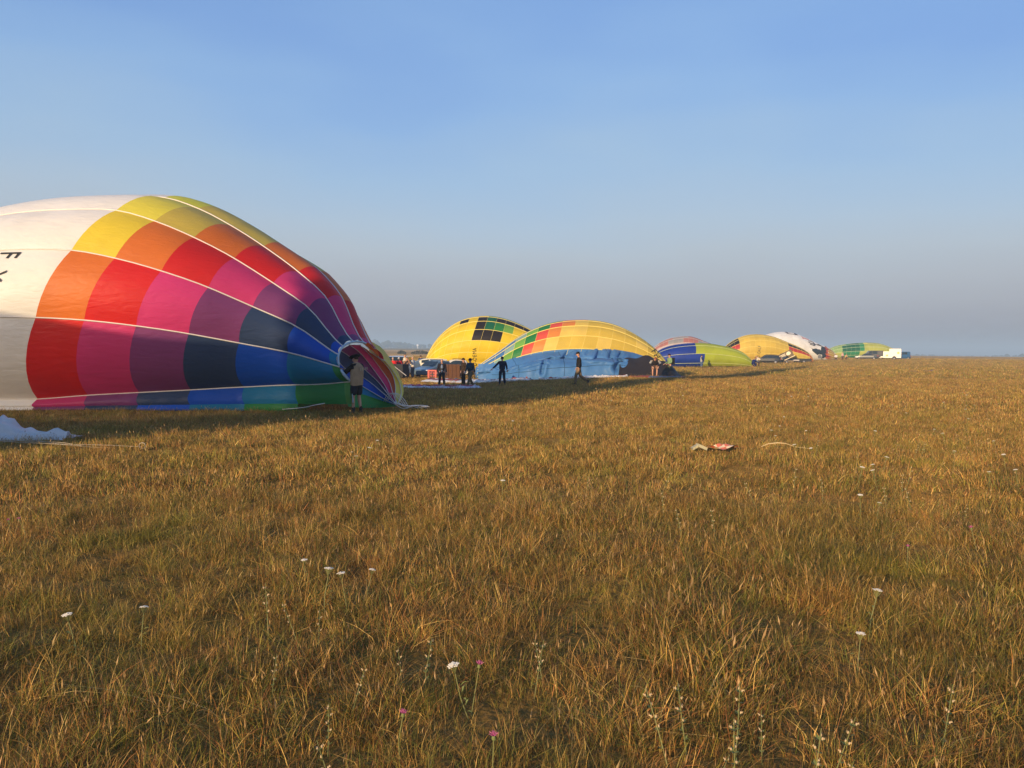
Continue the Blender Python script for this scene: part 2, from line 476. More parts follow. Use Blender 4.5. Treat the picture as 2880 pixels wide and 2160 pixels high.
def scatter(name, label, protos, r0, r1, dens, smin, smax, az=0.80, patchy=0.5):
    area = az * (r1 * r1 - r0 * r0)
    n = int(area * dens)
    a = rng.uniform(-az, az, n); r = np.sqrt(rng.uniform(r0 * r0, r1 * r1, n))
    X = r * np.sin(a); Y = r * np.cos(a)
    keep = ~inside_any(X, Y)
    # tussocks: fewer tufts in the hollows between
    w = np.clip(1.6 * (.6 * vnoise(X, Y, .55, 5) + .4 * vnoise(X, Y, .23, 6)) - .3, 0, 1)
    keep &= rng.random(n) > patchy * w ** 1.5 * .8
    X, Y = X[keep], Y[keep]; n = len(X)
    Z = gz(X, Y)
    me = bpy.data.meshes.new(name)
    me.vertices.add(n); me.vertices.foreach_set('co', np.stack([X, Y, Z], 1).astype(np.float32).ravel())
    def attr(nm, typ, val, field='value'):
        t = me.attributes.new(nm, typ, 'POINT'); t.data.foreach_set(field, val.ravel())
    rot = np.stack([rng.normal(0, .2, n), rng.normal(0, .2, n), rng.uniform(0, 6.283, n)], 1).astype(np.float32)
    attr('rot', 'FLOAT_VECTOR', rot, 'vector')
    big = vnoise(X, Y, 2.2, 8)
    streak = vnoise(X * .89 - Y * .455, (X * .455 + Y * .89) / 8.0, 1.1, 12)
    ws = w[keep] if len(w) != n else w
    attr('scl', 'FLOAT', ((smin + (smax - smin) * rng.random(n)) * (0.78 + 0.30 * big) * (1.24 - .58 * ws) * (.84 + .30 * streak)).astype(np.float32))
    attr('idx', 'INT', rng.integers(0, len(protos.objects), n).astype(np.int32))
    ob = link(bpy.data.objects.new(name, me))
    tag(ob, label, 'grass', kind='stuff')
    ng = bpy.data.node_groups.new(name + '_nodes', 'GeometryNodeTree')
    ng.interface.new_socket('Geometry', in_out='INPUT', socket_type='NodeSocketGeometry')
    ng.interface.new_socket('Geometry', in_out='OUTPUT', socket_type='NodeSocketGeometry')
    gi = ng.nodes.new('NodeGroupInput'); go = ng.nodes.new('NodeGroupOutput')
    ip = ng.nodes.new('GeometryNodeInstanceOnPoints')
    ci = ng.nodes.new('GeometryNodeCollectionInfo'); ci.inputs['Collection'].default_value = protos
    ci.inputs['Separate Children'].default_value = True; ci.inputs['Reset Children'].default_value = True
    ip.inputs['Pick Instance'].default_value = True
    def named(nm, typ):
        q = ng.nodes.new('GeometryNodeInputNamedAttribute'); q.data_type = typ; q.inputs['Name'].default_value = nm
        return [s for s in q.outputs if s.enabled and s.name == 'Attribute'][0]
    ng.links.new(gi.outputs[0], ip.inputs['Points'])
    ng.links.new(ci.outputs[0], ip.inputs['Instance'])
    ng.links.new(named('idx', 'INT'), ip.inputs['Instance Index'])
    ng.links.new(named('rot', 'FLOAT_VECTOR'), ip.inputs['Rotation'])
    ng.links.new(named('scl', 'FLOAT'), ip.inputs['Scale'])
    ng.links.new(ip.outputs[0], go.inputs[0])
    md = ob.modifiers.new('scatter', 'NODES'); md.node_group = ng
    return ob

def proto_collection(name, count, fn):
    c = bpy.data.collections.new(name)
    for i in range(count): clump_object('%s_tuft' % name, c, fn(i))
    return c

def build_grass():
    near = proto_collection('near', 12, lambda i: (50, 0.12, 0.07, 0.19, 0.0032, 0.9, 100 + i, 3, 0.04))
    mid = proto_collection('middle', 9, lambda i: (50, 0.19, 0.06, 0.15, 0.006, 0.65, 200 + i, 2, 0.03))
    far = proto_collection('far', 7, lambda i: (50, 0.38, 0.06, 0.15, 0.013, 0.5, 300 + i, 2, 0.03))
    dist = proto_collection('distant', 6, lambda i: (50, 0.8, 0.07, 0.22, 0.034, 0.4, 400 + i, 1, 0.03))
    scatter('grass', 'tall tangled dry grass nearest the camera', near, 1.6, 10, 95, 0.65, 1.4)
    scatter('grass', 'dry brown grass in the middle of the meadow', mid, 10, 27, 34, 0.7, 1.4)
    scatter('grass', 'short grass around the laid-out balloons', far, 27, 75, 9, 0.75, 1.3)
    scatter('grass', 'distant grass towards the crest of the field', dist, 75, 230, 1.7, 0.8, 1.2, az=0.72)
# ------------------------------------------------------------ balloon envelopes
class Env:
    """an envelope lying on its side: rings from crown to mouth (cx, cy, cz, yaw, a, b, tilt)"""
    def __init__(s, rings, phis, bulge=0.08, clamp=True):
        s.r = np.array(rings, float); s.ph = list(phis); s.n = len(s.r); s.bulge = bulge; s.clamp = clamp
    def par(s, u):
        u = min(max(u, 0.0), s.n - 1.0); i = min(int(u), s.n - 2); t = u - i
        p0, p1, p2, p3 = s.r[max(i - 1, 0)], s.r[i], s.r[i + 1], s.r[min(i + 2, s.n - 1)]
        return 0.5 * ((2 * p1) + (-p0 + p2) * t + (2 * p0 - 5 * p1 + 4 * p2 - p3) * t * t + (-p0 + 3 * p1 - 3 * p2 + p3) * t ** 3)
    def pos(s, u, ph, off=0.0, bu=True):
        cx, cy, cz, th, a, b, ta = s.par(u)
        h = np.array([math.cos(th), math.sin(th), 0.0])
        up = np.array([math.sin(th) * math.sin(ta), -math.cos(th) * math.sin(ta), math.cos(ta)])
        if getattr(s, 'drape', False):      # the back of the shoulder stands fuller
            dg_ = math.degrees(ph) % 360.0
            if 78.0 < dg_ < 200.0: off = off + 0.42 * math.sin(math.pi * (dg_ - 78.0) / 122.0) ** 1.3 * min(1.0, a / 2.1) * (1.0 if u < 12 else max(0.0, 14 - u) / 2)
        if bu and s.bulge:
            n = len(s.ph); off = off + s.bulge * s.gore_frac(ph) * min(1.0, a / 1.5)
        c_, s_ = math.cos(ph), math.sin(ph)
        p = np.array([cx, cy, cz]) - h * (a + off) * c_ + up * (b + off) * s_
        if getattr(s, 'drape', False) and not getattr(s, '_in', False):
            # below the lowest side tape the slack cloth hangs straight down to the grass
            deg = math.degrees(ph) % 360.0
            if 262.0 < deg < 312.0:
                t = (312.0 - deg) / 36.0; s._in = True; q = s.pos(u, R(-48.0), off, False); s._in = False
                g = gzf(q[0], q[1]) + 0.02; t_ = min(1.0, t); e_ = t_ ** 1.1
                w = .05 * math.sin(u * 17 + t * 2) * math.sin(math.pi * t_)
                p = np.array([p[0] * .3 + q[0] * .7, q[1] - .10 * math.sin(t_ * 1.57) + w, q[2] * (1 - e_) + g * e_])
                if t > 1: p[1] += (t - 1) * 2.0
                return p
        if s.clamp:
            g = gzf(p[0], p[1]) + 0.015
            d = p[2] - g
            if d < 0.25:      # cloth flattens where it meets the grass
                p[2] = g + (0.25 * math.exp((d - 0.25) / 0.25) if d < 0.25 else d)
        return p
    def gore_frac(s, ph):
        P = s.ph; n = len(P); x = (ph - P[0]) % (2 * math.pi)
        for j in range(n):
            a = (P[j] - P[0]) % (2 * math.pi); b = (P[(j + 1) % n] - P[0]) % (2 * math.pi)
            if j == n - 1: b = 2 * math.pi
            if a <= x <= b + 1e-9:
                f = (x - a) / max(b - a, 1e-6); return 4 * f * (1 - f)
        return 0.0
    def at_xz(s, X, Z, off=0.05):
        """point of the near side seen at side-view coordinates X, Z (yaw about 90 degrees)"""
        ph = 0.3
        u = 0.0
        for it in range(14):
            lo, hi = 0.0, s.n - 1.0
            for _ in range(22):
                m_ = (lo + hi) / 2; q = s.pos(m_, ph, off)
                if q[0] < X: lo = m_
                else: hi = m_
            u = (lo + hi) / 2
            r_ = s.par(u); k = (Z - r_[2]) / max(r_[5] * math.cos(r_[6]), 0.05)
            nph = math.asin(max(-0.98, min(0.98, k)))
            if abs(nph - ph) < 1e-4: break
            ph = nph
        return s.pos(u, ph, off)

def poly_obj(name, pts, faces, mat, parent, base, smooth_=True):
    b = np.array(base)
    return mesh_obj(name, [tuple(np.array(p) - b) for p in pts], faces, mat, parent, smooth_)

def build_panels(env, root, base, rows, colf, nu=5, nv=5, name='panel', gores=None, solid=True, matf=None):
    n = len(env.ph); made = 0
    for g in range(n) if gores is None else gores:
        a = env.ph[g % n] + 2 * math.pi * (g // n); b = env.ph[(g + 1) % n] + 2 * math.pi * ((g + 1) // n)
        if b < a: b += 2 * math.pi
        for k in range(len(rows) - 1):
            c = colf(k, g)
            if c is None: continue
            V = []; Fc = []
            for i in range(nu + 1):
                u = rows[k] + (rows[k + 1] - rows[k]) * i / nu
                for j in range(nv + 1):
                    V.append(env.pos(u, a + (b - a) * j / nv))
            for i in range(nu):
                for j in range(nv):
                    q = i * (nv + 1) + j; Fc.append((q, q + 1, q + nv + 2, q + nv + 1))
            o = poly_obj(name, V, Fc, c, root, base); made += 1
    return made

def build_tapes(env, root, base, u0, u1, mat, rad=0.022, which=None, name='load_tape', steps=40):
    for j, ph in enumerate(env.ph):
        if which is not None and j not in which: continue
        P = [env.pos(u0 + (u1 - u0) * i / steps, ph, 0.012, bu=False) - np.array(base) for i in range(steps + 1)]
        mb = MB(); mb.tube(P, rad, 4); mb.build(name, mat, root, True)

def build_seams(env, root, base, rows, mat, rad, ph0, ph1, name='seam_tape', steps=28):
    for u in rows:
        P = [env.pos(u, ph0 + (ph1 - ph0) * i / steps, 0.008) - np.array(base) for i in range(steps + 1)]
        mb = MB(); mb.tube(P, rad, 4); mb.build(name, mat, root, True)

def rings_from_top(pts, Yc, tilt, nrows, squash=1.08, yaw=90.0, yslope=0.0, sink=0.04):
    """rings whose tops follow the given (x, z) outline, evenly spaced along it"""
    P = np.array(pts, float)
    d = np.r_[0, np.cumsum(np.hypot(np.diff(P[:, 0]), np.diff(P[:, 1])))]
    t = np.linspace(0, d[-1], nrows + 1)
    X = np.interp(t, d, P[:, 0]); Z = np.interp(t, d, P[:, 1])
    # light smoothing of the polyline
    for _ in range(1):
        X[1:-1] = (X[:-2] + 2 * X[1:-1] + X[2:]) / 4; Z[1:-1] = (Z[:-2] + 2 * Z[1:-1] + Z[2:]) / 4
    out = []
    xm = (X[0] + X[-1]) / 2
    for i, (x, z) in enumerate(zip(X, Z)):
        y = Yc + (x - xm) * yslope
        g = gzf(x, y)
        H = max(z - g, 0.3)
        f = i / nrows
        ta = tilt * math.sin(math.pi * min(1, f * 1.15)) ** 0.7
        hh = H / 2 * (1 + sink)
        b = hh / math.cos(ta)
        cz = z - hh
        cx = x - b * math.sin(ta)
        out.append((cx, y, cz, R(yaw), hh * squash, b, ta))
    return out

def decal(env, name, poly, mat, root, base, holes=(), cuts=3, off=0.05):
    """a flat print on the near side of an envelope, outline in side-view metres"""
    bm = bmesh.new()
    def loop(pl):
        vs = [bm.verts.new((p[0], p[1], 0)) for p in pl]
        return [bm.edges.new((vs[i], vs[(i + 1) % len(vs)])) for i in range(len(vs))]
    ed = loop(poly)
    for h in holes: ed += loop(h)
    bmesh.ops.triangle_fill(bm, use_beauty=True, edges=ed)
    for _ in range(cuts):
        long_ = [e_ for e_ in bm.edges if e_.calc_length() > 0.35]
        if not long_: break
        bmesh.ops.subdivide_edges(bm, edges=long_, cuts=1, use_grid_fill=False)
        bmesh.ops.triangulate(bm, faces=bm.faces)
    bm.verts.ensure_lookup_table()
    V = [env.at_xz(v.co.x, v.co.y, off) for v in bm.verts]
    Fc = [[v.index for v in f.verts] for f in bm.faces]
    bm.free()
    return poly_obj(name, V, Fc, mat, root, base)

def text_polys(txt, size):
    """the letters of a string as flat triangles"""
    cu = bpy.data.curves.new('letters', 'FONT'); cu.body = txt; cu.size = size; cu.resolution_u = 3
    ob = bpy.data.objects.new('letters', cu); COL.objects.link(ob)
    dg = bpy.context.evaluated_depsgraph_get(); dg.update()
    me = bpy.data.meshes.new_from_object(ob.evaluated_get(dg))
    V = [tuple(v.co) for v in me.vertices]; Fc = [tuple(p.vertices) for p in me.polygons]
    COL.objects.unlink(ob); bpy.data.objects.remove(ob); bpy.data.meshes.remove(me)
    return V, Fc

def surface_text(env, txt, size, x, z, ang, mat, root, base, shear=0.0, stretch=1.0, off=0.05, mirror=False):
    """each character is a part of its own, laid on the near side"""
    adv = 0.0; ca, sa = math.cos(ang), math.sin(ang)
    for ch in txt:
        V, Fc = text_polys(ch, size)
        if V:
            xs = [v[0] for v in V]; w = max(xs)
            pts = []
            for v in V:
                p, q = (v[0] + adv) * stretch, v[1]
                if mirror: p = -p
                pts.append(env.at_xz(x + p * ca - q * sa + shear * (p * sa + q * ca), z + p * sa + q * ca, off))
            poly_obj('registration_letter', pts, Fc, mat, root, base, False)
            adv += w + size * 0.14
        else:
            adv += size * 0.3

def cloth_grid(name, P, mat, root=None, base=(0, 0, 0), smooth_=True):
    nu, nv = len(P), len(P[0])
    V = [p for r_ in P for p in r_]
    Fc = [(i * nv + j, i * nv + j + 1, (i + 1) * nv + j + 1, (i + 1) * nv + j) for i in range(nu - 1) for j in range(nv - 1)]
    return poly_obj(name, V, Fc, mat, root, base, smooth_)

def crs(P, n):
    """Catmull-Rom through the points, n samples"""
    P = [np.array(p, float) for p in P]; m = len(P); out = []
    for k in range(n):
        u = k / (n - 1) * (m - 1); i = min(int(u), m - 2); t = u - i
        p0, p1, p2, p3 = P[max(i - 1, 0)], P[i], P[i + 1], P[min(i + 2, m - 1)]
        out.append(0.5 * ((2 * p1) + (-p0 + p2) * t + (2 * p0 - 5 * p1 + 4 * p2 - p3) * t * t + (-p0 + 3 * p1 - 3 * p2 + p3) * t ** 3))
    return out

C_ = {
    'white': (0.90, 0.87, 0.82), 'yellow': (0.80, 0.60, 0.05), 'lemon': (0.84, 0.72, 0.08), 'olive_yellow': (0.66, 0.50, 0.09),
    'lime_yellow': (0.68, 0.66, 0.05), 'orange': (0.74, 0.185, 0.035), 'red': (0.66, 0.022, 0.022), 'crimson': (0.36, 0.012, 0.02),
    'pink': (0.66, 0.05, 0.19), 'purple': (0.23, 0.055, 0.18), 'navy': (0.034, 0.058, 0.13), 'blue': (0.010, 0.085, 0.50),
    'teal': (0.010, 0.18, 0.34), 'green': (0.025, 0.21, 0.045), 'rust_orange': (.44, .09, .03), 'leaf': (0.09, 0.27, 0.05),
    'bright_yellow': (0.86, 0.62, 0.03), 'black': (0.022, 0.016, 0.014), 'dark_green': (0.01, 0.13, 0.06), 'mid_green': (0.03, 0.23, 0.06),
    'light_green': (0.20, 0.45, 0.08), 'coral': (0.76, 0.10, 0.07), 'tangerine': (0.80, 0.27, 0.06), 'straw': (0.84, 0.60, 0.13),
    'sky_blue': (0.080, 0.225, 0.50), 'pale_teal': (0.28, 0.45, 0.42), 'lime': (0.44, 0.50, 0.04), 'royal': (0.012, 0.045, 0.33),
    'salmon': (0.48, 0.19, 0.155), 'grey_cloth': (0.36, 0.35, 0.34), 'pale_pink': (0.56, 0.48, 0.46), 'mustard': (0.46, 0.31, 0.06),
    'gold': (0.74, 0.52, 0.08), 'flag_red': (0.52, 0.04, 0.035), 'wine': (0.24, 0.02, 0.04), 'spring': (0.50, 0.52, 0.10),
    'mint': (0.30, 0.46, 0.16), 'emerald': (0.03, 0.26, 0.10), 'nomex': (0.026, 0.020, 0.018), 'flame': (0.60, 0.13, 0.04),
    'dark_teal': (0.02, 0.035, 0.045), 'pewter': (0.33, 0.34, 0.38),
}
def fab(k, **kw): return mat_fabric(k, C_[k], **kw)
TAPE = None
TAPE = mat_simple('webbing', (0.72, 0.66, 0.60), 0.7, var=.05)
TAPE_Y = mat_simple('yellow_webbing', (0.88, 0.72, 0.20), 0.7, var=.05)
INK = mat_simple('black_lettering', (0.02, 0.018, 0.016), 0.6)
BALLOONS = 'hot air balloon envelopes lying on the field'

# ------------------------------------------------------------ the big rainbow balloon
RB = [
    (-20.15, 25.75, 0.75, 90, 0.15, 0.15, -4), (-20.0, 25.75, 1.15, 90, 1.5, 1.3, -4), (-19.45, 25.74, 1.65, 90, 2.5, 2.1, -2), (-18.4, 25.72, 2.05, 90, 3.25, 2.7, 3),
    (-17.15, 25.70, 2.33, 89, 3.75, 3.05, 9), (-15.85, 25.66, 2.52, 88, 4.02, 3.30, 14), (-14.5, 25.60, 2.66, 87, 4.12, 3.50, 18), (-13.20, 25.50, 2.74, 86, 4.10, 3.65, 21.5),
    (-11.948, 25.503, 2.753, 83.594, 4.004, 3.71, 23.016), (-10.645, 25.39, 2.683, 81.547, 3.788, 3.401, 21.533), (-9.436, 25.257, 2.522, 81.257, 3.42, 3.008, 19.866),
    (-8.213, 25.12, 2.297, 79.17, 2.849, 2.56, 18.629), (-6.86, 24.928, 2.017, 70.016, 2.154, 2.028, 16.81), (-5.616, 24.536, 1.72, 60.481, 1.47, 1.462, 9.995),
    (-4.536, 23.917, 1.326, 57.737, 1.029, 0.787, -17.117), (-4.34, 23.80, 1.26, 57.5, 0.97, 0.70, -20)]
RB = [(a, b, c + .05 * math.exp(-((a + 15.2) / 2.2) ** 2), R(d), e_, f + .09 * math.exp(-((a + 15.2) / 2.2) ** 2), R(g)) for a, b, c, d, e_, f, g in RB]
THROAT = [
[(-4.72, 23.60, 0.04), (-4.50, 24.40, -0.05), (-4.09, 24.80, -0.08), (-3.49, 24.50, -0.01)],
[(-4.86, 23.40, 0.55), (-4.65, 24.60, 0.39), (-4.11, 24.90, 0.19), (-3.49, 24.50, 0.03)],
[(-4.96, 23.30, 0.93), (-4.86, 24.60, 0.77), (-4.34, 25.00, 0.42), (-3.85, 24.90, 0.16), (-3.48, 24.50, 0.04)],
[(-5.00, 23.30, 1.41), (-4.96, 24.60, 1.06), (-4.50, 25.10, 0.78), (-3.97, 25.00, 0.38), (-3.47, 24.50, 0.05)],
[(-4.92, 23.40, 1.66), (-4.89, 24.60, 1.47), (-4.54, 25.30, 1.05), (-4.14, 25.30, 0.68), (-3.82, 25.00, 0.36), (-3.46, 24.50, 0.06)],
[(-4.73, 23.80, 1.82), (-4.55, 24.70, 1.54), (-4.27, 25.30, 1.05), (-3.92, 25.30, 0.56), (-3.72, 25.00, 0.25), (-3.46, 24.50, 0.07)],
[(-4.50, 24.20, 1.82), (-4.28, 24.90, 1.47), (-4.08, 25.40, 1.09), (-3.82, 25.40, 0.71), (-3.66, 25.10, 0.37), (-3.45, 24.50, 0.07)],
[(-4.30, 24.60, 1.63), (-3.97, 25.20, 1.31), (-3.73, 25.50, 0.92), (-3.62, 25.40, 0.56), (-3.56, 25.00, 0.23), (-3.44, 24.50, 0.07)],
[(-3.96, 24.90, 1.44), (-3.78, 25.40, 1.14), (-3.56, 25.60, 0.75), (-3.46, 25.50, 0.46), (-3.41, 25.10, 0.24), (-3.42, 24.50, 0.06)],
[(-4.32, 25.20, 1.92), (-4.05, 25.70, 1.70), (-3.72, 25.80, 1.17), (-3.46, 25.80, 0.61), (-3.37, 25.30, 0.29), (-3.43, 24.60, 0.05)],
[(-4.55, 25.90, 1.60), (-4.22, 26.40, 1.38), (-3.93, 26.60, 0.91), (-3.78, 26.50, 0.46), (-3.70, 26.00, 0.09), (-3.64, 25.00, -0.02)],
]
def rainbow_balloon():
    base = (-11.0, 25.0, gzf(-11, 25))
    root = empty('hot_air_balloon', base, 0, 'largest rainbow chequered balloon lying on the grass, white crown at the left frame edge', 'hot air balloon', BALLOONS)
    ph = [R(a) for a in (-48.0, -5.2, 25.7, 52.7, 83.0, 110.1, 136.8, 171, 203, 233, 260, 286)]
    env = Env(RB, ph, bulge=0.10); env.drape = True
    seq = ['red', 'pink', 'purple', 'navy', 'blue', 'teal', 'green', 'leaf']
    def colf(k, g):
        r_ = k - 8
        if k >= 12 and 7 <= g <= 9 or k >= 13 and g == 10: return None
        if g >= 10: g -= 12
        if r_ < 0: return fab('white')
        i = r_ - (g - 1)            # gore 1 is the band between the second and third tape
        if i == -1 and g <= 2: return fab('olive_yellow') if r_ > 0 else fab('yellow')
        if i <= -3: return fab('lime_yellow') if r_ < 2 else fab('olive_yellow')
        if i == -2: return fab('lemon') if r_ == 0 else fab('olive_yellow')
        if i == -1: return fab('olive_yellow')
        if i == 0: return fab('orange')
        if i > 8: return fab('leaf')
        return fab(seq[i - 1])
    build_panels(env, root, base, list(range(16)), colf, 6, 7)
    build_tapes(env, root, base, 1, 15, TAPE, 0.021, which=[0, 1, 2, 3, 4, 5, 6, 7])
    # rim of the mouth
    P = [env.pos(15, R(a), 0.0, bu=False) - np.array(base) for a in range(-2, 118, 6)]
    mb = MB(); mb.tube(P, 0.033, 6); mb.build('mouth_rim', mat_simple('rim_tape', (0.42, 0.52, 0.60), .6), root, True)
    P = [env.pos(15, R(-12 - t * 6.0), 0.0, bu=False) - np.array(base) for t in range(0, 11)]
    mb = MB(); mb.tube(P, [0.03 + .02 * math.sin(t * .6) for t in range(11)], 6); mb.build('lip_tape', mat_simple('rim_tape', (0.5, .58, .6)), root, True)
    # throat: long narrow strips gathering at the burner end
    names = ['green', 'teal', 'blue', 'navy', 'purple', 'pink', 'rust_orange', 'olive_yellow', 'olive_yellow', 'olive_yellow']
    lines = [crs(l, 15) for l in THROAT]
    b = np.array(base)
    for k in range(len(lines) - 1):
        A, B = lines[k], lines[k + 1]; G = []
        for i in range(15):
            row = []
            for j in range(6):
                t = j / 5; p = A[i] * (1 - t) + B[i] * t
                p = p + np.array([0.03, 0.12, 0.02]) * 4 * t * (1 - t) * math.sin(math.pi * (i + 1) / 16)
                row.append(p)
            G.append(row)
        if k == 99:      # these change colour half way down
            cloth_grid('throat_panel', G[:7], fab('crimson' if k == 6 else 'orange'), root, base)
            cloth_grid('throat_panel', G[6:], fab(names[k]), root, base)
        else:
            cloth_grid('throat_panel', G, mat_fabric('throat_' + names[k], tuple(min(.9, c * 1.5 + .015) for c in C_[names[k]]), trans=.45), root, base)  # panel colours lightened to stand in for light glowing inside the throat
        if 2 <= k + 1 <= 8:
            mb = MB(); mb.tube([p - b + np.array([0, -.02, 0.01]) for p in B], 0.013, 4); mb.build('load_tape', TAPE, root, True)
    for sx in (0, .25, .5):
        P = crs([(-3.86 + sx * .2, 24.6, 0.12), (-3.72 + sx * .3, 24.45, 0.36), (-3.55 + sx * .3, 24.4, 0.38), (-3.38 + sx * .3, 24.45, 0.22), (-3.2 + sx * .2, 24.4, 0.02)], 10)
        mb = MB(); mb.tube([p - b for p in P], 0.010, 5); mb.build('cable', TAPE, root, True)
    # white tape lying across the bottom lip
    P = crs([(-6.6, 23.5, gzf(-6.6, 23.5) + .10), (-6.0, 23.4, gzf(-6, 23.4) + .16), (-5.6, 23.35, gzf(-5.6, 23.4) + .25), (-5.2, 23.4, .18), (-5.0, 23.45, .32)], 16)
    mb = MB(); mb.tube([p - b for p in P], 0.012, 5); mb.build('cord', TAPE, root, True)
    # registration letters near the crown, reading downwards and partly out of frame
    for ch, du, dph in (('F', 0.0, 0.0), ('Y', 0.02, 0.0)):
        V, Fc = text_polys(ch, 1.0)
        i = 0 if ch == 'F' else 1
        pts = []
        for v in V:
            u = 6.55 + (v[1]) * 0.62
            p_ = R(24.6) - (v[0] * 0.62 + i * 0.68) / 4.0
            pts.append(env.pos(u, p_, 0.02))
        poly_obj('registration_letter', pts, Fc, INK, root, base, False)
    NO_GRASS.append((-14.0, 25.6, 6.0, 3.0, 0)); NO_GRASS.append((-8.6, 25.2, 2.9, 1.5, 0)); NO_GRASS.append((-5.9, 24.7, 1.2, .7, 0))
    NO_GRASS.append((-4.2, 25.2, 0.8, 0.5, 0))
    # coil of cables on the grass
    mb = MB(); r = random.Random(3)
    for k in range(9):
        x0, y0 = -3.45 + r.uniform(-.1, .1), 24.4 + r.uniform(-.15, .15)
        P = crs([(x0, y0, .10)] + [(x0 + .28 * i + r.uniform(-.12, .12), y0 + r.uniform(-.25, .25), gzf(x0, y0) + r.uniform(.10, .2)) for i in range(1, 4)], 12)
        mb.tube([p - b for p in P], 0.010, 4)
    mb.build('cable_bundle', TAPE, root, True)
    return env
ENV1 = rainbow_balloon()

# ------------------------------------------------------------ the other balloons along the line
def gore_angles(n, start): return [R(start + 360.0 * i / n) for i in range(n)]

def line_balloon(label, pts, Yc, tilt, nrows, ngores, start, colf, tape=TAPE, tr=.03, seams=True, squash=1.08, nu=3, nv=3, bulge=.07, yslope=0.0, seam_mat=None):
    xm = (pts[0][0] + pts[-1][0]) / 2
    base = (xm, Yc, gzf(xm, Yc))
    root = empty('hot_air_balloon', base, 0, label, 'hot air balloon', BALLOONS)
    env = Env(rings_from_top(pts, Yc, tilt, nrows, squash, yslope=yslope), gore_angles(ngores, start), bulge)
    build_panels(env, root, base, list(range(nrows + 1)), colf, nu, nv)
    build_tapes(env, root, base, 0.3, nrows, tape, tr, steps=nrows * 2)
    if seams:
        build_seams(env, root, base, list(range(2, nrows - 1)), seam_mat or tape, tr * .35, R(-50), R(130), steps=24)
    # close the crown
    c = env.par(0); P = [env.pos(0, 2 * math.pi * k / 12) for k in range(12)]
    poly_obj('crown_cap', P, [tuple(range(12))], colf(0, 0), root, base)
    NO_GRASS.append((xm, Yc, abs(pts[-1][0] - pts[0][0]) / 2 * .97, 2.4, 0))
    return env, root, base

def wrap(g, n): return g if g < n / 2 + 2 else g - n

# second balloon: yellow with black and green squares
def col_yellow_black(k, g):
    g = wrap(g, 16)      # gore 0 touches the ground in front
    y = fab('bright_yellow')
    if g == 2 and 8 <= k <= 10: return fab('black')
    if g == 3:
        if k == 8: return fab('black')
        if k == 9: return fab('dark_green')
        if k == 10: return fab('mid_green')
        if k == 11: return fab('light_green')
    if g == 4:
        if k == 6: return fab('black')
        if k == 8: return fab('black')
        if k == 9: return fab('dark_green')
        if 10 <= k <= 13: return fab('black')
    if g == 5 and k in (9, 10, 11, 12): return fab('mid_green')
    return y
B2P = [(-8.88, 0.43), (-8.52, 1.31), (-8.09, 2.12), (-7.37, 3.03), (-6.28, 3.99), (-5.20, 4.58), (-3.89, 4.92), (-2.33, 5.01), (-1.23, 4.84), (-0.14, 4.56), (1.32, 3.92), (1.91, 3.64), (3.23, 2.85), (4.69, 1.92), (5.80, 1.06), (6.61, 0.27)]
env2, root2, base2 = line_balloon('bright yellow balloon with black and green squares on top, behind the parked cars', B2P, 84, 0.27, 20, 16, -35, col_yellow_black, TAPE_Y, .030)
surface_text(env2, 'D-OEMA', 0.54, -3.55, 0.02, R(90), INK, root2, base2, stretch=0.74)

# third balloon: yellow with a slack blue side
def col_rainbow_yellow(k, g):
    g = wrap(g, 14)
    i = k - (g - 2)
    seqn = {2: 'sky_blue', 3: 'pale_teal', 4: 'light_green', 5: 'mid_green', 6: 'coral', 7: 'tangerine', 8: 'straw'}
    if g < 1: return fab('sky_blue')
    if i < 2: return fab('sky_blue')
    if i in seqn: return fab(seqn[i])
    return fab('gold') if (i * 7 + g) % 5 else fab('straw')
B3P = [(-2.82, 0.22), (-2.50, 0.56), (-2.00, 0.87), (-1.40, 1.20), (-0.63, 1.76), (0.46, 2.71), (1.41, 3.10), (2.37, 3.58), (3.41, 3.84), (4.76, 3.96), (5.86, 3.97), (6.91, 3.87), (7.95, 3.64), (8.87, 3.24), (9.62, 2.83), (10.37, 2.32), (11.12, 1.80), (11.88, 0.99), (12.25, 0.25)]
env3, root3, base3 = line_balloon('yellow balloon with slack sky blue side, behind the walking man in black jacket', B3P, 63.5, 0.30, 18, 14, -24, col_rainbow_yellow, TAPE_Y, .028, squash=1.0)
CREASES = [([(4.55, .03), (4.0, .25), (3.8, .34)], .13, .30), ([(2.9, .30), (2.4, .45), (2.15, .9)], .10, .26), ([(6.1, .05), (5.5, .22)], .09, .2), ([(6.7, .05), (6.2, .35)], .10, .24),
           ([(7.5, .08), (7.2, .30), (7.9, .6)], .11, .28), ([(8.2, .1), (7.9, .35)], .09, .22), ([(5.6, .42), (7.0, .50), (8.0, .62), (7.6, .85)], .20, .42),
           ([(-.9, .62), (-.1, .50), (1.2, .42), (3.3, .33), (5.4, .40)], .09, .22), ([(.4, .75), (1.4, .68), (2.6, .66)], .07, .12), ([(-1.2, .2), (-.4, .5)], .10, .18)]
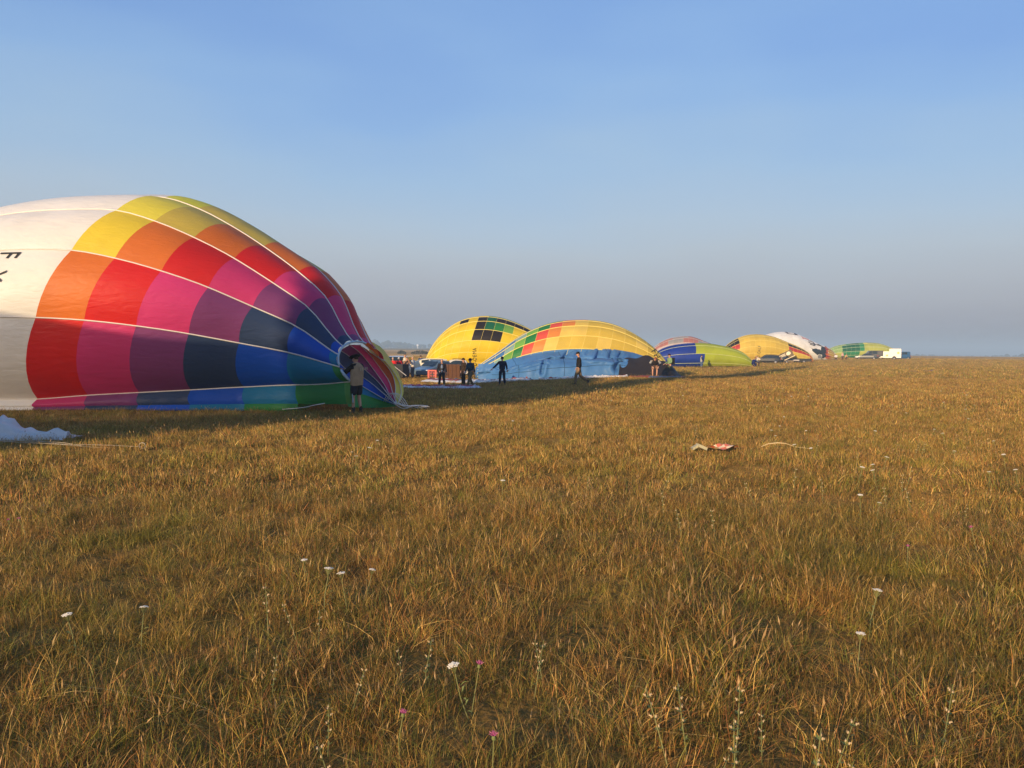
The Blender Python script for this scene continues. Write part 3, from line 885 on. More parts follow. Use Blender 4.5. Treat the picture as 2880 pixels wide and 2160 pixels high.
def blue_side():
    b = np.array(base3)
    top = [(-2.57, .55), (-1.9, .55), (-1.2, .62), (-0.34, .89), (0.51, 1.16), (2.31, 1.71), (3.53, 1.91), (4.96, 2.03), (6.26, 2.05), (7.64, 1.9), (8.57, 1.67), (9.29, 1.47), (9.88, 1.29)]
    tx = [p[0] for p in top]; tz = [p[1] for p in top]
    def pt(x, t):
        zt = float(np.interp(x, tx, tz)); 
        k = smooth(x, -2.6, 1.5) * (1 - 0.35 * smooth(x, 7.5, 10))
        k = float(k)
        yt = 61.7 + 0.2 * (1 - k); g = gzf(x, 59.0) + .03
        # two rolls of cloth: the upper one slopes forward, the lower one bellies out
        crest = g + (zt - g) * (0.58 + 0.05 * math.sin(x * .9))
        if t < .42:
            s = t / .42; y = yt - 1.25 * k * s ** 1.15; z = zt + (crest - .12 - zt) * s
            y -= .16 * k * math.sin(math.pi * s)
        else:
            s = (t - .42) / .58; a = s * math.pi / 2
            y = yt - 1.25 * k - 1.15 * k * max(0.0, math.sin(a)) ** .8 ; z = g + (crest - g) * max(0.0, math.cos(a)) ** .75 + .10 * math.sin(math.pi * min(1, s * 3)) * (s < .33)
        w = mnoise.noise(Vector((x * 1.1, t * 2.2, 3.1))) * .24 + mnoise.noise(Vector((x * 2.6 + t * 2.5, t * 3.0, 9.1))) * .09
        # gathered folds running down and to the left
        f = math.sin((x * 2.3 + t * 2.6) * 2.1 + 1.5 * mnoise.noise(Vector((x * .8, t, 1)))) 
        w += .20 * f * abs(f) * math.sin(math.pi * min(1, t * 1.6)) * float(smooth(x, 1, 8))
        for pl, wd, dp in CREASES:      # sharp folds where the slack cloth buckles
            best = 9
            for (x0, t0), (x1, t1) in zip(pl, pl[1:]):
                ax_, at_, bx_, bt_ = x1 - x0, (t1 - t0) * 3.2, x - x0, (t - t0) * 3.2
                s_ = max(0, min(1, (ax_ * bx_ + at_ * bt_) / (ax_ * ax_ + at_ * at_)))
                best = min(best, math.hypot(bx_ - ax_ * s_, bt_ - at_ * s_))
            dp = dp * float(smooth(t, .03, .16))
            y += dp * math.exp(-(best / wd) ** 2) - dp * .45 * math.exp(-((best - wd * 2.4) / (wd * 1.3)) ** 2)
        y += w * math.sin(math.pi * min(1, t * 1.02 + .02)) * 1.3
        return np.array([x, y, max(z + .3 * w * math.sin(math.pi * t), g)])
    m = fab('sky_blue')
    xs = [-2.57, -1.5, 0.0, 1.75, 3.5, 5.2, 6.9, 8.5, 9.88]
    for lo, hi in ((0.0, .42), (.42, .80), (.80, 1.0)):
        for i in range(len(xs) - 1):
            G = [[pt(xs[i] + (xs[i + 1] - xs[i]) * a / 22, lo + (hi - lo) * c / 16) for c in range(17)] for a in range(23)]
            cloth_grid('side_panel', G, m, root3, base3)
    sm = mat_simple('blue_seam', (0.02, 0.07, 0.15), .7)
    for x in (0.0, 3.3, 6.9):
        mb = MB(); mb.tube([pt(x + .5 * math.sin(c * .1) , c / 20) - b + np.array([0, -.02, 0]) for c in range(21)], .016, 4); mb.build('seam', sm, root3, True)
    mb = MB(); mb.tube([pt(-1.5 + 10 * c / 60, .80 + .03 * math.sin(c * .1)) - b + np.array([0, -.02, 0]) for c in range(61)], .014, 4); mb.build('seam', sm, root3, True)
    # dark scoop by the mouth
    def sk(u, v):
        x = 7.9 + 4.1 * u
        zt = .25 + 1.0 * max(0.0, math.sin(math.pi * min(1, .15 + u * .85))) ** .6 * (1 + .12 * math.sin(u * 16))
        g = gzf(x, 58.5) + .03
        z = g + (zt - g) * (1 - v); y = 60.3 - 1.7 * v ** .8 + .12 * mnoise.noise(Vector((u * 7, v * 3, 4)))
        return np.array([x + .5 * v * (u - .6), y, z])
    cloth_grid('scoop', [[sk(a / 24, c / 8) for c in range(9)] for a in range(25)], fab('nomex', trans=.05), root3, base3)
    # scribble of registration at the top right
    surface_text(env3, 'FH', .75, 10.55, 1.62, R(-62), INK, root3, base3, stretch=.8)
blue_side()
NO_GRASS.append((5.0, 60.0, 7.2, 2.2, 0))

# fourth balloon: lime with royal blue blocks
def col_lime(k, g):
    g = wrap(g, 8)
    if g >= 1 and g <= 3 and k <= 5: return fab('royal')
    if g <= 0 and g >= -3 and k <= 6: return fab('royal')
    return fab('lime')
B4P = [(18.19, 0.20), (19.15, 1.04), (20.10, 1.73), (20.83, 2.08), (21.50, 2.28), (22.96, 2.49), (24.31, 2.65), (26.16, 2.67), (27.57, 2.53), (28.49, 2.35), (29.86, 2.07), (31.28, 1.65), (32.26, 1.13), (32.66, 0.45)]
line_balloon('low lime green balloon with royal blue blocks, behind the man in the hat', B4P, 112, 0.10, 13, 8, -34, col_lime, mat_simple('lime_webbing', (.62, .66, .30), .7), .026, squash=1.15, bulge=.1, seams=False)

# fifth balloon: faded red and grey checks
def col_check(k, g):
    g = wrap(g, 12)
    if g <= 1 and g > -3 and (k // 3) % 2 == 0: return fab('pale_pink')
    if ((k + (1 if g == 2 else 0)) // 3 + (g // 2)) % 2 == 0: return fab('salmon')
    return fab('grey_cloth') if g > 1 else fab('pale_pink')
B5P = [(28.93, 0.61), (30.26, 2.37), (31.69, 3.29), (32.44, 3.76), (33.49, 4.15), (34.62, 4.39), (35.68, 4.55), (37.05, 4.71), (38.18, 4.65), (39.25, 4.28), (40.63, 3.69), (42.23, 3.18), (44.68, 2.14), (46.23, 1.02)]
line_balloon('pale salmon and grey chequered balloon half hidden behind the lime green one', B5P, 175, 0.25, 18, 12, -30, col_check, mat_simple('pink_webbing', (.62, .48, .44), .7), .05, nu=2, nv=3)

# sixth balloon: gold with flag stripes
def col_flag(k, g):
    g = wrap(g, 14)
    if k <= 4 or 15 <= k <= 19:
        if g == 3 or (g == 4 and k <= 4): return fab('black')
        if g == 2: return fab('flag_red')
    if k >= 20: return fab('flag_red')
    return fab('gold')
B6P = [(37.81, 0.78), (39.01, 2.55), (39.96, 3.34), (41.51, 4.14), (42.86, 4.61), (44.61, 4.75), (46.17, 4.64), (47.61, 4.33), (49.12, 3.76), (50.57, 3.19), (52.34, 2.50), (53.52, 1.92), (54.85, 0.90), (55.13, 0.06)]
env6, root6, base6 = line_balloon('golden yellow balloon with black and red blocks at both ends, behind the dark estate car', B6P, 150, 0.06, 22, 14, -40, col_flag, TAPE_Y, .03, nu=2, nv=3)
surface_text(env6, 'D-OALF', .82, 44.45, 0.55, R(86), INK, root6, base6, stretch=.62)

# seventh balloon: white with printed pictures and a mustard mouth
def col_white(k, g):
    if k >= 17: return fab('mustard')
    return fab('white', trans=.2)
B7P = [(50.29, 0.64), (51.02, 2.59), (52.94, 4.17), (55.33, 5.21), (57.11, 5.77), (58.74, 6.02), (61.71, 5.74), (62.90, 5.21), (64.87, 4.38), (66.61, 3.46), (68.89, 2.70), (70.32, 2.02), (71.04, 1.32), (71.30, 0.23)]
env7, root7, base7 = line_balloon('white balloon printed with a dark figure, a trident and flames, behind the golden balloon', B7P, 180, 0.05, 20, 16, -36, col_white, mat_simple('white_webbing', (.74, .72, .74), .7), .02, nu=2, nv=3, seams=False, bulge=.03)
def prints():
    k = 180.0 / 2304
    def P(l): return [(x0, z0) for x0, z0 in l]
    def q(px, py): return ((px - 1440) * k + (py - 1080) * .0105 * k * .0, 0)
    def m(px, py):     # side-view metres of a spot of the drawing, 1 px of the sketch = 0.078 m
        return (55.33 + (px - 2151) * .0800, 5.21 - (py - 942) * .0782 + (px - 2151) * .00078)
    dk = mat_simple('print_dark', (.045, .045, .065), .6); red = mat_simple('print_red', (.50, .10, .13), .6)
    bk = mat_simple('print_black', (.015, .022, .03), .6); fl = fab('flame'); gy = fab('pewter')
    D = lambda nm, l, mt, **kw: decal(env7, nm, [m(*p) for p in l], mt, root7, base7, **kw)
    D('emblem', [(2201, 933), (2208, 933), (2209, 936), (2208, 939), (2225, 942), (2226, 938), (2220, 936), (2212, 936), (2212, 934), (2232, 937), (2236, 944), (2206, 940), (2203, 937)], dk)
    D('mark', [(2245, 947), (2247, 946), (2248, 950), (2266, 955), (2265, 957), (2249, 952), (2248, 954), (2246, 953)], red)
    D('trident', [(2259, 962), (2264, 962), (2266, 964), (2277, 967), (2276, 963), (2270, 961), (2262, 960), (2263, 958), (2272, 959), (2279, 963), (2282, 968), (2295, 971), (2295, 973), (2282, 970), (2281, 973), (2276, 973), (2264, 969), (2265, 967), (2275, 970), (2277, 970), (2276, 969), (2265, 966)], dk)
    D('figure', [(2263, 976), (2272, 981), (2282, 980), (2286, 982), (2294, 983), (2296, 986), (2298, 979), (2301, 975), (2289, 971), (2290, 968), (2296, 969), (2305, 975), (2314, 978), (2317, 985), (2314, 990), (2317, 997), (2312, 1003), (2306, 1007), (2302, 1006), (2300, 997), (2292, 995), (2287, 998), (2278, 992), (2270, 986), (2270, 981)], bk)
    D('tail', [(2288, 1000), (2293, 995), (2298, 998), (2303, 1008), (2311, 1010), (2304, 1012), (2298, 1006), (2291, 1006)], gy, off=.08)
    r = random.Random(4)
    for i in range(8):
        y0 = 974 + i * 4.4; x1 = 2325 + r.uniform(-5, 4)
        D('flame', [(2312 - i % 3 * 2, y0 - 2), (2318, y0 - 1.5), (x1 - 4, y0 + .5), (x1, y0 + 2), (x1 - 7, y0 + 2.6), (2313, y0 + 2.4)], fl if i % 2 else mat_simple('print_ember', (.25, .02, .03), .6), cuts=1, off=.10)
prints()

# eighth balloon: spring green with emerald squares and wine crown
def col_spring(k, g):
    g = wrap(g, 12)
    if g == 5 and k >= 12: return fab('wine')
    if g >= 6: return fab('wine') if k > 6 else fab('pale_pink')
    if g == 4:
        if k in (6, 9): return fab('emerald')
        if k in (7, 8): return fab('dark_green')
        if k < 6: return fab('mint')
        if k == 10: return fab('lemon')
    if g in (2, 3):
        if 5 <= k <= 8: return fab('dark_green')
        if k == 9: return fab('emerald')
        if k < 5: return fab('mint')
    if g in (1, 0) and 5 <= k <= 8: return fab('emerald')
    return fab('spring')
B8P = [(79.91, 0.65), (81.98, 2.51), (83.88, 3.26), (86.08, 3.65), (88.83, 3.96), (91.40, 4.08), (93.05, 4.09), (94.71, 3.93), (96.38, 3.49), (98.24, 2.68), (99.93, 1.60), (100.60, 0.68)]
line_balloon('green and yellow balloon with a dark red top, farthest right beside the white trailer', B8P, 212, 0.12, 20, 12, -60, col_spring, mat_simple('green_webbing', (.6, .64, .4), .7), .04, nu=2, nv=3)

# the balloons beside the camera, out of view to the left, whose shade falls across the field
def side_balloons():
    ax = np.array([-.89, .455]); rows = []
    c0 = np.array([-15.9, -0.9])
    prof = [(0.0, .6, .9), (.35, 2.4, 4.2), (1.2, 3.1, 5.7), (2.8, 3.5, 6.2), (5, 3.7, 6.0), (8, 3.8, 6.2), (11, 3.7, 6.0), (14, 3.1, 5.2), (17, 2.2, 3.9), (20, 1.2, 2.2), (22, .5, 1.0)]
    for t, a, H in prof:
        c = c0 + ax * t; g = gzf(*c)
        rows.append((c[0], c[1], g + H / 2, math.atan2(ax[1], ax[0]) + math.pi / 2, a, H / 2 * 1.05, 0.0))
    base = (c0[0] + ax[0] * 10, c0[1] + ax[1] * 10, gzf(-24, 3.6))
    root = empty('hot_air_balloon', base, 0, 'white envelope lying beside the camera, outside the left edge of the view', 'hot air balloon')
    env = Env(rows, gore_angles(12, -45), .08)
    # unseen envelope made half see-through so that the shade it casts is lighter
    thin = mat_fabric('see_through_white', (.92, .90, .86), trans=.6)
    nt = thin.node_tree; out = [n for n in nt.nodes if n.type == 'OUTPUT_MATERIAL'][0]; src = out.inputs['Surface'].links[0].from_socket
    tp = nt.nodes.new('ShaderNodeBsdfTransparent'); mm = nt.nodes.new('ShaderNodeMixShader'); mm.inputs[0].default_value = .5
    nt.links.new(src, mm.inputs[1]); nt.links.new(tp.outputs[0], mm.inputs[2]); nt.links.new(mm.outputs[0], out.inputs['Surface'])
    build_panels(env, root, base, list(range(11)), lambda k, g: thin, 3, 3)
side_balloons()
# ------------------------------------------------------------ people
SKIN = mat_simple('skin', (0.52, 0.27, 0.17), 0.55, var=.06, scale=20)
def cloth_mat(name, col): return mat_simple('cloth_' + name, col, 0.85, var=.14, scale=9, bump=.25, spec=.15)
DGLOC = None
def skin_mesh(chains, sub=1):
    """chains: lists of (x, y, z, rx, ry); points shared by position are joined"""
    V = []; Rr = []; E_ = []; idx = {}
    def vi(p):
        k = (round(p[0], 3), round(p[1], 3), round(p[2], 3))
        if k not in idx:
            idx[k] = len(V); V.append(p[:3]); Rr.append((p[3], p[4] if len(p) > 4 else p[3]))
        return idx[k]
    for c in chains:
        for a, b in zip(c, c[1:]):
            E_.append((vi(a), vi(b)))
    me = bpy.data.meshes.new('body'); me.from_pydata(V, E_, [])
    ob = bpy.data.objects.new('body', me); COL.objects.link(ob)
    sk = ob.modifiers.new('skin', 'SKIN'); sk.use_smooth_shade = True
    if sub:
        ss = ob.modifiers.new('sub', 'SUBSURF'); ss.levels = sub; ss.render_levels = sub
    for i, d in enumerate(me.skin_vertices[0].data):
        d.radius = Rr[i]; d.use_root = (i == 0)
    dg = bpy.context.evaluated_depsgraph_get(); dg.update()
    m2 = bpy.data.meshes.new_from_object(ob.evaluated_get(dg))
    COL.objects.unlink(ob); bpy.data.objects.remove(ob); bpy.data.meshes.remove(me)
    return m2

def ellipsoid(mb, c, r, n=10, m=7, rot=None):
    V = []; Fc = []
    for i in range(m + 1):
        t = math.pi * i / m
        for k in range(n):
            a = 2 * math.pi * k / n
            q = Vector((r[0] * math.sin(t) * math.cos(a), r[1] * math.sin(t) * math.sin(a), r[2] * math.cos(t)))
            if rot is not None: q = rot @ q
            V.append(q + Vector(c))
    for i in range(m):
        for k in range(n):
            Fc.append((i * n + k, (i + 1) * n + k, (i + 1) * n + (k + 1) % n, i * n + (k + 1) % n))
    mb.add(V, Fc)

def lerp(a, b, t): return tuple(a[i] + (b[i] - a[i]) * t for i in range(3))

STAND = dict(pelvis=(0, 0, .93), chest=(0, 0, 1.33), neck=(0, .01, 1.47), head=(0, .03, 1.60),
             shL=(-.19, 0, 1.40), shR=(.19, 0, 1.40), elL=(-.25, -.01, 1.12), elR=(.25, -.01, 1.12), haL=(-.25, .08, .88), haR=(.25, .08, .88),
             hipL=(-.10, 0, .90), hipR=(.10, 0, .90), knL=(-.12, .03, .50), knR=(.12, .03, .50), anL=(-.13, 0, .09), anR=(.13, 0, .09))

def person(label, loc, rz, pose={}, scale=1.0, top=('plain', (.2, .2, .25)), sleeve=1.0, legs=(.05, .05, .06), leglen=1.0, hat=None, hair=(.10, .06, .04),
           vest=None, shoes=(.03, .03, .03), glove=None, skirt=1.0, bulk=1.0, extra=None):
    P = dict(STAND); P.update(pose)
    root = empty('person', loc, rz, label, 'person', 'balloon crews and onlookers on the field')
    root.scale = (scale, scale, scale)
    g = lambda k: P[k]
    def ch(pts): return [tuple(p) + tuple(r_) for p, r_ in pts]
    # one continuous body
    mid = lerp(g('pelvis'), g('chest'), .5)
    chains = [ch([(g('pelvis'), (.13, .10)), (mid, (.125, .095)), (g('chest'), (.14, .10)), (g('neck'), (.055, .055)), (lerp(g('neck'), g('head'), .45), (.055, .055))])]
    for s in 'LR':
        chains.append(ch([(g('chest'), (.14, .10)), (g('sh' + s), (.055, .055)), (lerp(g('sh' + s), g('el' + s), .5), (.05, .05)), (g('el' + s), (.038, .038)), (lerp(g('el' + s), g('ha' + s), .5), (.036, .036)), (g('ha' + s), (.024, .028))]))
        chains.append(ch([(g('pelvis'), (.13, .10)), (g('hip' + s), (.085, .085)), (lerp(g('hip' + s), g('kn' + s), .5), (.075, .075)), (g('kn' + s), (.052, .052)), (lerp(g('kn' + s), g('an' + s), .35), (.055, .055)), (g('an' + s), (.034, .034))]))
    me = skin_mesh(chains)
    mb = MB(); mb.v = [tuple(v.co) for v in me.vertices]; mb.f = [tuple(p.vertices) for p in me.polygons]
    bpy.data.meshes.remove(me)
    h = Vector(g('head')); nk = Vector(g('neck')); ud = (h - nk).normalized()
    fwd = Vector(P.get('face', (0, 1, 0))).normalized(); fwd = (fwd - ud * fwd.dot(ud)).normalized(); sd_ = fwd.cross(ud)
    M = Matrix((sd_, fwd, ud)).transposed()
    at = lambda x, y, z: h + M @ Vector((x, y, z))
    ellipsoid(mb, at(0, 0, .015), (.075, .092, .112), 12, 9, M)
    ellipsoid(mb, at(0, .015, -.055), (.055, .07, .06), 10, 7, M)          # jaw
    ellipsoid(mb, at(0, .098, -.005), (.014, .024, .024), 6, 5, M)         # nose
    for s in (-1, 1): ellipsoid(mb, at(s * .077, -.005, 0), (.012, .022, .032), 6, 5, M)   # ears
    for s in 'LR':       # hands: palm, four fingers, thumb
        w = Vector(g('ha' + s)); e_ = Vector(g('el' + s)); d = (w - e_).normalized()
        sx = Vector((1, 0, 0)) if abs(d.x) < .8 else Vector((0, 0, 1)); side = (sx - d * sx.dot(d)).normalized(); nrm = d.cross(side)
        Mh = Matrix((side, nrm, d)).transposed()
        ellipsoid(mb, w + d * .045, (.040, .018, .052), 8, 6, Mh)
        for k, ln in enumerate((.062, .072, .068, .052)):
            o = w + d * .080 + side * (-.030 + .020 * k)
            mb.tube([o, o + d * ln * .5 + nrm * .010, o + d * ln * .85 + nrm * .032], [.0095, .009, .007], 5)
        o = w + d * .03 + side * (-.036)
        mb.tube([o, o - side * .026 + d * .030, o - side * .030 + d * .062 + nrm * .012], [.012, .010, .008], 5)
    mb.build('body', SKIN, root, True)
    # face details
    eb = MB()
    for s in (-1, 1): ellipsoid(eb, at(s * .030, .083, .022), (.012, .008, .007), 6, 5, M)
    ellipsoid(eb, at(0, .088, -.050), (.024, .006, .006), 6, 5, M)
    eb.build('eyes_and_mouth', mat_simple('dark_features', (.06, .03, .03), .5), root, True)
    if hair:
        hb = MB(); ellipsoid(hb, at(0, -.016, .038), (.083, .094, .100), 12, 8, M)
        hb.build('hair', cloth_mat('hair_%d' % int(hair[0] * 1000), hair), root, True)
    def top_mesh(name, mat, grow, sl, low=1.0):
        B = bulk; pl = lerp(g('chest'), g('pelvis'), low)
        cb = (B + 1) / 2
        c = [ch([(pl, (.155 * B * grow, .125 * B * grow)), (lerp(pl, g('chest'), .5), (.155 * B * grow, .125 * B * grow)), (g('chest'), (.17 * grow * cb, .125 * grow * cb)), (lerp(g('chest'), g('neck'), .75), (.085 * grow, .08 * grow))])]
        if sl > 0:
            for s in 'LR':
                pts = [(g('chest'), (.17 * grow * cb, .125 * grow * cb)), (g('sh' + s), (.075 * grow, .075 * grow))]
                if sl < .3: pts = [(g('chest'), (.17 * grow * cb, .125 * grow * cb)), (lerp(g('chest'), g('sh' + s), 1.0), (.090, .090))]
                elif sl < .6: pts.append((lerp(g('sh' + s), g('el' + s), .75), (.066 * grow, .066 * grow)))
                else:
                    pts += [(lerp(g('sh' + s), g('el' + s), .5), (.068 * grow, .068 * grow)), (g('el' + s), (.056 * grow, .056 * grow)), (lerp(g('el' + s), g('ha' + s), .9), (.043 * grow, .043 * grow))]
                c.append(ch(pts))
        c = [[(p[0], p[1], p[2], p[3] * 1.12, p[4] * 1.12) for p in q] for q in c]
        m_ = skin_mesh(c); m_.materials.clear(); m_.materials.append(mat)
        o = bpy.data.objects.new(name, m_); link(o, root); m_.name = name
        return o
    top_mesh(top[0], cloth_mat(top[2] if len(top) > 2 else 'top_%d_%d' % (int(top[1][0] * 999), int(top[1][2] * 999)), top[1]), 1.0, sleeve, skirt)
    if vest:
        vb = MB(); kx = bulk / 1.25; V = []; prof = [(.84, .225, .185), (.95, .235, .19), (1.15, .245, .185), (1.30, .255, .175), (1.40, .245, .155), (1.46, .17, .125), (1.50, .085, .085)]
        for z, rx, ry in prof:
            for k in range(18):
                a = 2 * math.pi * k / 18; w = 1 + .025 * math.sin(a * 5 + z * 9)
                V.append((rx * kx * w * math.cos(a), ry * kx * w * math.sin(a) + .012 * (z - .9), z + .01 * math.sin(a * 3)))
        vb.add(V, [(i * 18 + k, i * 18 + (k + 1) % 18, (i + 1) * 18 + (k + 1) % 18, (i + 1) * 18 + k) for i in range(len(prof) - 1) for k in range(18)])
        vb.build('vest', cloth_mat('vest_%d' % int(vest[0] * 100), vest), root, True)
    # trousers or shorts
    c = [ch([(lerp(g('pelvis'), g('chest'), .18), (.14 * bulk, .115 * bulk)), (g('pelvis'), (.15 * bulk, .125 * bulk))])]
    for s in 'LR':
        pts = [(g('pelvis'), (.15 * bulk, .125 * bulk)), (g('hip' + s), (.105, .105)), (lerp(g('hip' + s), g('kn' + s), .5), (.095, .095))]
        if leglen >= 1: pts += [(g('kn' + s), (.078, .078)), (lerp(g('kn' + s), g('an' + s), .5), (.072, .072)), (lerp(g('kn' + s), g('an' + s), .96), (.068, .068))]
        else: pts += [(lerp(g('hip' + s), g('kn' + s), .95), (.092, .092))]
        c.append(ch(pts))
    c = [[(p[0], p[1], p[2], p[3] * 1.16, p[4] * 1.16) for p in q] for q in c]
    m_ = skin_mesh(c); m_.materials.clear(); m_.materials.append(cloth_mat('legs_%d_%d' % (int(legs[0] * 999), int(legs[2] * 999)), legs))
    nm = 'trousers' if leglen >= 1 else 'shorts'
    m_.name = nm; link(bpy.data.objects.new(nm, m_), root)
    for s in 'LR':
        a = Vector(g('an' + s)); k = Vector(g('kn' + s)); dn = (a - k).normalized()
        fd = Vector(P.get('foot' + s, (0, 1, 0))); fd = (fd - dn * fd.dot(dn)).normalized(); sdv = fd.cross(dn)
        Ms = Matrix((sdv, fd, -dn)).transposed()
        sb = MB(); ellipsoid(sb, a + fd * .07 + dn * .045, (.052, .145, .045), 8, 6, Ms); ellipsoid(sb, a + dn * .0, (.048, .055, .075), 8, 6, Ms)
        sb.build('shoe', cloth_mat('shoe_%d' % int(shoes[0] * 1000), shoes), root, True)
        if glove:
            w = Vector(g('ha' + s)); d = (w - Vector(g('el' + s))).normalized()
            gb = MB(); ellipsoid(gb, w + d * .06, (.055, .042, .085), 8, 6); gb.build('glove', cloth_mat('glove', glove), root, True)
    if hat:
        kind, hc = hat; hb = MB(); hm = cloth_mat('hat_%d_%d' % (int(hc[0] * 999), int(hc[2] * 999)), hc)
        V0 = len(hb.v)
        crown = [(.092, .035), (.096, .075), (.085, .115), (.05, .135), (.005, .14)] if kind != 'brim' else [(.09, .04), (.088, .10), (.07, .13), (.005, .132)]
        hb.lathe((0, 0, 0), crown, 12)
        if kind == 'brim': hb.lathe((0, 0, 0), [(.16, .038), (.165, .043), (.09, .056)], 14)
        if kind == 'beret':
            hb.lathe((0, 0, 0), [(.10, .040), (.165, .070), (.165, .105), (.09, .130), (.005, .135)], 14)
        if kind == 'cap':
            hb.box((0, .135, .045), (.13, .10, .012))
        hb.v = [tuple(at(v[0], v[1] - .005, v[2])) for v in hb.v]
        hb.build('hat', hm, root, True)
    if extra: extra(root, P, at)
    return root

def people():
    G = lambda x, y: gzf(x, y) + .01
    # man steadying the mouth of the big balloon
    def ex(root, P, at):
        mb = MB()
        for k in range(5): mb.box((.06 - .03 * k, -.175, 1.34 - .008 * k), (.02, .012, .08)); mb.v = [(x, y - .035, z) for x, y, z in mb.v]
        mb.build('back_print', cloth_mat('print', (.45, .38, .27)), root)
        mb = MB(); mb.lathe(P['haL'], [(.036, -.012), (.036, .012)], 8); mb.build('wristwatch', mat_simple('watch', (.03, .03, .03), .4), root)
        mb = MB()
        for s in 'LR': ellipsoid(mb, Vector(P['an' + s]) + Vector((0, 0, .06)), (.052, .052, .085), 8, 6)
        mb.build('socks', cloth_mat('sock', (.02, .02, .02)), root, True)
    person('man in khaki vest, shorts and black beret holding open the rainbow balloon mouth', (-4.40, 23.2, G(-4.4, 23.2)), R(56), dict(
        haL=(-.24, .60, .95), elL=(-.34, .30, 1.10), haR=(.04, .62, 1.30), elR=(.22, .36, 1.22), face=(-.1, 1, .15), anL=(-.11, .02, .09), anR=(.12, -.05, .09), head=(0, .06, 1.60)),
        .97, ('tshirt', (.012, .012, .014)), .4, (.022, .022, .03), .6, ('beret', (.012, .012, .014)), (.05, .03, .02), vest=(.36, .24, .14), bulk=1.12, extra=ex)
    # three facing the camera
    def cam_(root, P, at):
        mb = MB(); mb.box((.0, .16, 1.10), (.14, .08, .10)); mb.lathe((0, .19, 1.10), [(.035, 0), (.035, .07)], 8, 'Y'); mb.build('camera_on_strap', mat_simple('camera_black', (.02, .02, .02), .4), root)
        mb = MB(); mb.tube([(-.07, .14, 1.15), (-.10, .06, 1.44), (.0, -.06, 1.5), (.10, .06, 1.44), (.07, .14, 1.15)], .009, 4); mb.build('strap', mat_simple('camera_black', (.02, .02, .02), .4), root)
    def shirt(root, P, at):
        cam_(root, P, at)
        mb = MB(); ellipsoid(mb, (0, .10, 1.13), (.085, .055, .27), 8, 8); mb.build('shirt_front', cloth_mat('shirt', (.16, .20, .30)), root, True)
    person('man in open black jacket over grey shirt with a camera, hands at his sides', (-4.48, 52.2, G(-4.5, 52.2)), R(182), dict(haL=(-.30, .03, .84), haR=(.30, .05, .86), anL=(-.16, 0, .09), anR=(.17, .02, .09)), 1.0,
           ('jacket', (.018, .014, .016)), 1, (.028, .03, .035), 1, None, (.22, .17, .14), skirt=1.15, bulk=1.1, extra=shirt)
    person('man in teal jacket and khaki trousers striding left with work gloves', (-2.56, 50.2, G(-2.56, 50.2)), R(150), dict(anL=(-.05, .36, .09), knL=(-.10, .26, .48), anR=(.08, -.38, .10), knR=(.10, -.12, .50), haL=(-.28, -.05, .86), haR=(.30, .10, .90), face=(.5, 1, -.1)), 1.0,
           ('jacket', (.022, .055, .075)), 1, (.13, .10, .06), 1, ('brim', (.03, .015, .01)), (.06, .03, .02), glove=(.50, .50, .48), bulk=1.12, skirt=1.1, extra=cam_)
    person('person in long brown coat standing right behind the man in teal jacket', (-3.17, 53.6, G(-3.17, 53.6)), R(120), {}, 1.02, ('coat', (.035, .022, .012)), 1, (.03, .02, .012), 1, ('brim', (.03, .016, .01)), (.04, .02, .02), skirt=1.5, bulk=1.2)
    def disc(root, P, at):
        mb = MB(); ellipsoid(mb, Vector(P['haL']) + Vector((-.08, .04, .04)), (.11, .07, .035), 8, 6); mb.build('white_pad', cloth_mat('pad', (.8, .8, .8)), root, True)
    person('man in dark navy overalls and cap holding one arm out towards the blue cloth', (-.62, 51.0, G(-.62, 51)), R(178), dict(elR=(.40, .06, 1.17), haR=(.60, .16, .99), elL=(-.27, -.02, 1.12), haL=(-.31, .14, .90), anL=(-.17, 0, .09), anR=(.15, .03, .09), face=(.3, 1, -.25)), 1.02,
           ('overalls_top', (.012, .014, .040)), 1, (.012, .014, .036), 1, ('cap', (.014, .014, .022)), (.04, .03, .02), skirt=1.2, bulk=1.15, extra=disc)
    person('man in black jacket, black cap and khaki trousers walking left across the shaded grass', (3.78, 46.4, G(3.78, 46.4)), R(92), dict(anR=(.09, -.50, .22), knR=(.10, -.10, .46), footR=(0, .35, -1), anL=(-.09, .18, .09), knL=(-.10, .17, .50), haL=(-.20, .02, .86), haR=(.20, .12, .88), elR=(.24, -.06, 1.12), head=(0, .05, 1.62)), 1.07,
           ('jacket', (.014, .013, .015)), 1, (.19, .13, .075), 1, ('cap', (.012, .012, .013)), (.08, .05, .03), skirt=1.2, bulk=1.18)
    def stripes(root, P, at):
        mb = MB()
        for s in 'LR':
            a, b = Vector(P['sh' + s]), Vector(P['el' + s]); d = (b - a)
            for k in range(4):
                c = a + d * (.12 + .22 * k); mb.tube([c, c + d * .10], .073, 8)
        mb.build('sleeve_stripes', cloth_mat('stripe', (.60, .60, .58)), root, True)
    person('person in black and white striped sleeves bending over at the mouth of the yellow balloon', (9.85, 56.6, G(9.85, 56.6)), R(175), dict(pelvis=(0, -.12, .85), chest=(0, .22, 1.10), neck=(0, .36, 1.20), head=(0, .46, 1.24), shL=(-.22, .22, 1.14), shR=(.22, .22, 1.14), elL=(-.36, .30, .92), elR=(.34, .32, .92), haL=(-.20, .42, .72), haR=(.18, .44, .72), hipL=(-.11, -.10, .82), hipR=(.11, -.10, .82), knL=(-.15, .05, .48), knR=(.14, .10, .48), face=(0, .7, -1)), 1.05,
           ('top', (.03, .025, .025)), 1, (.24, .14, .09), .6, None, (.25, .07, .04), bulk=1.15, extra=stripes)
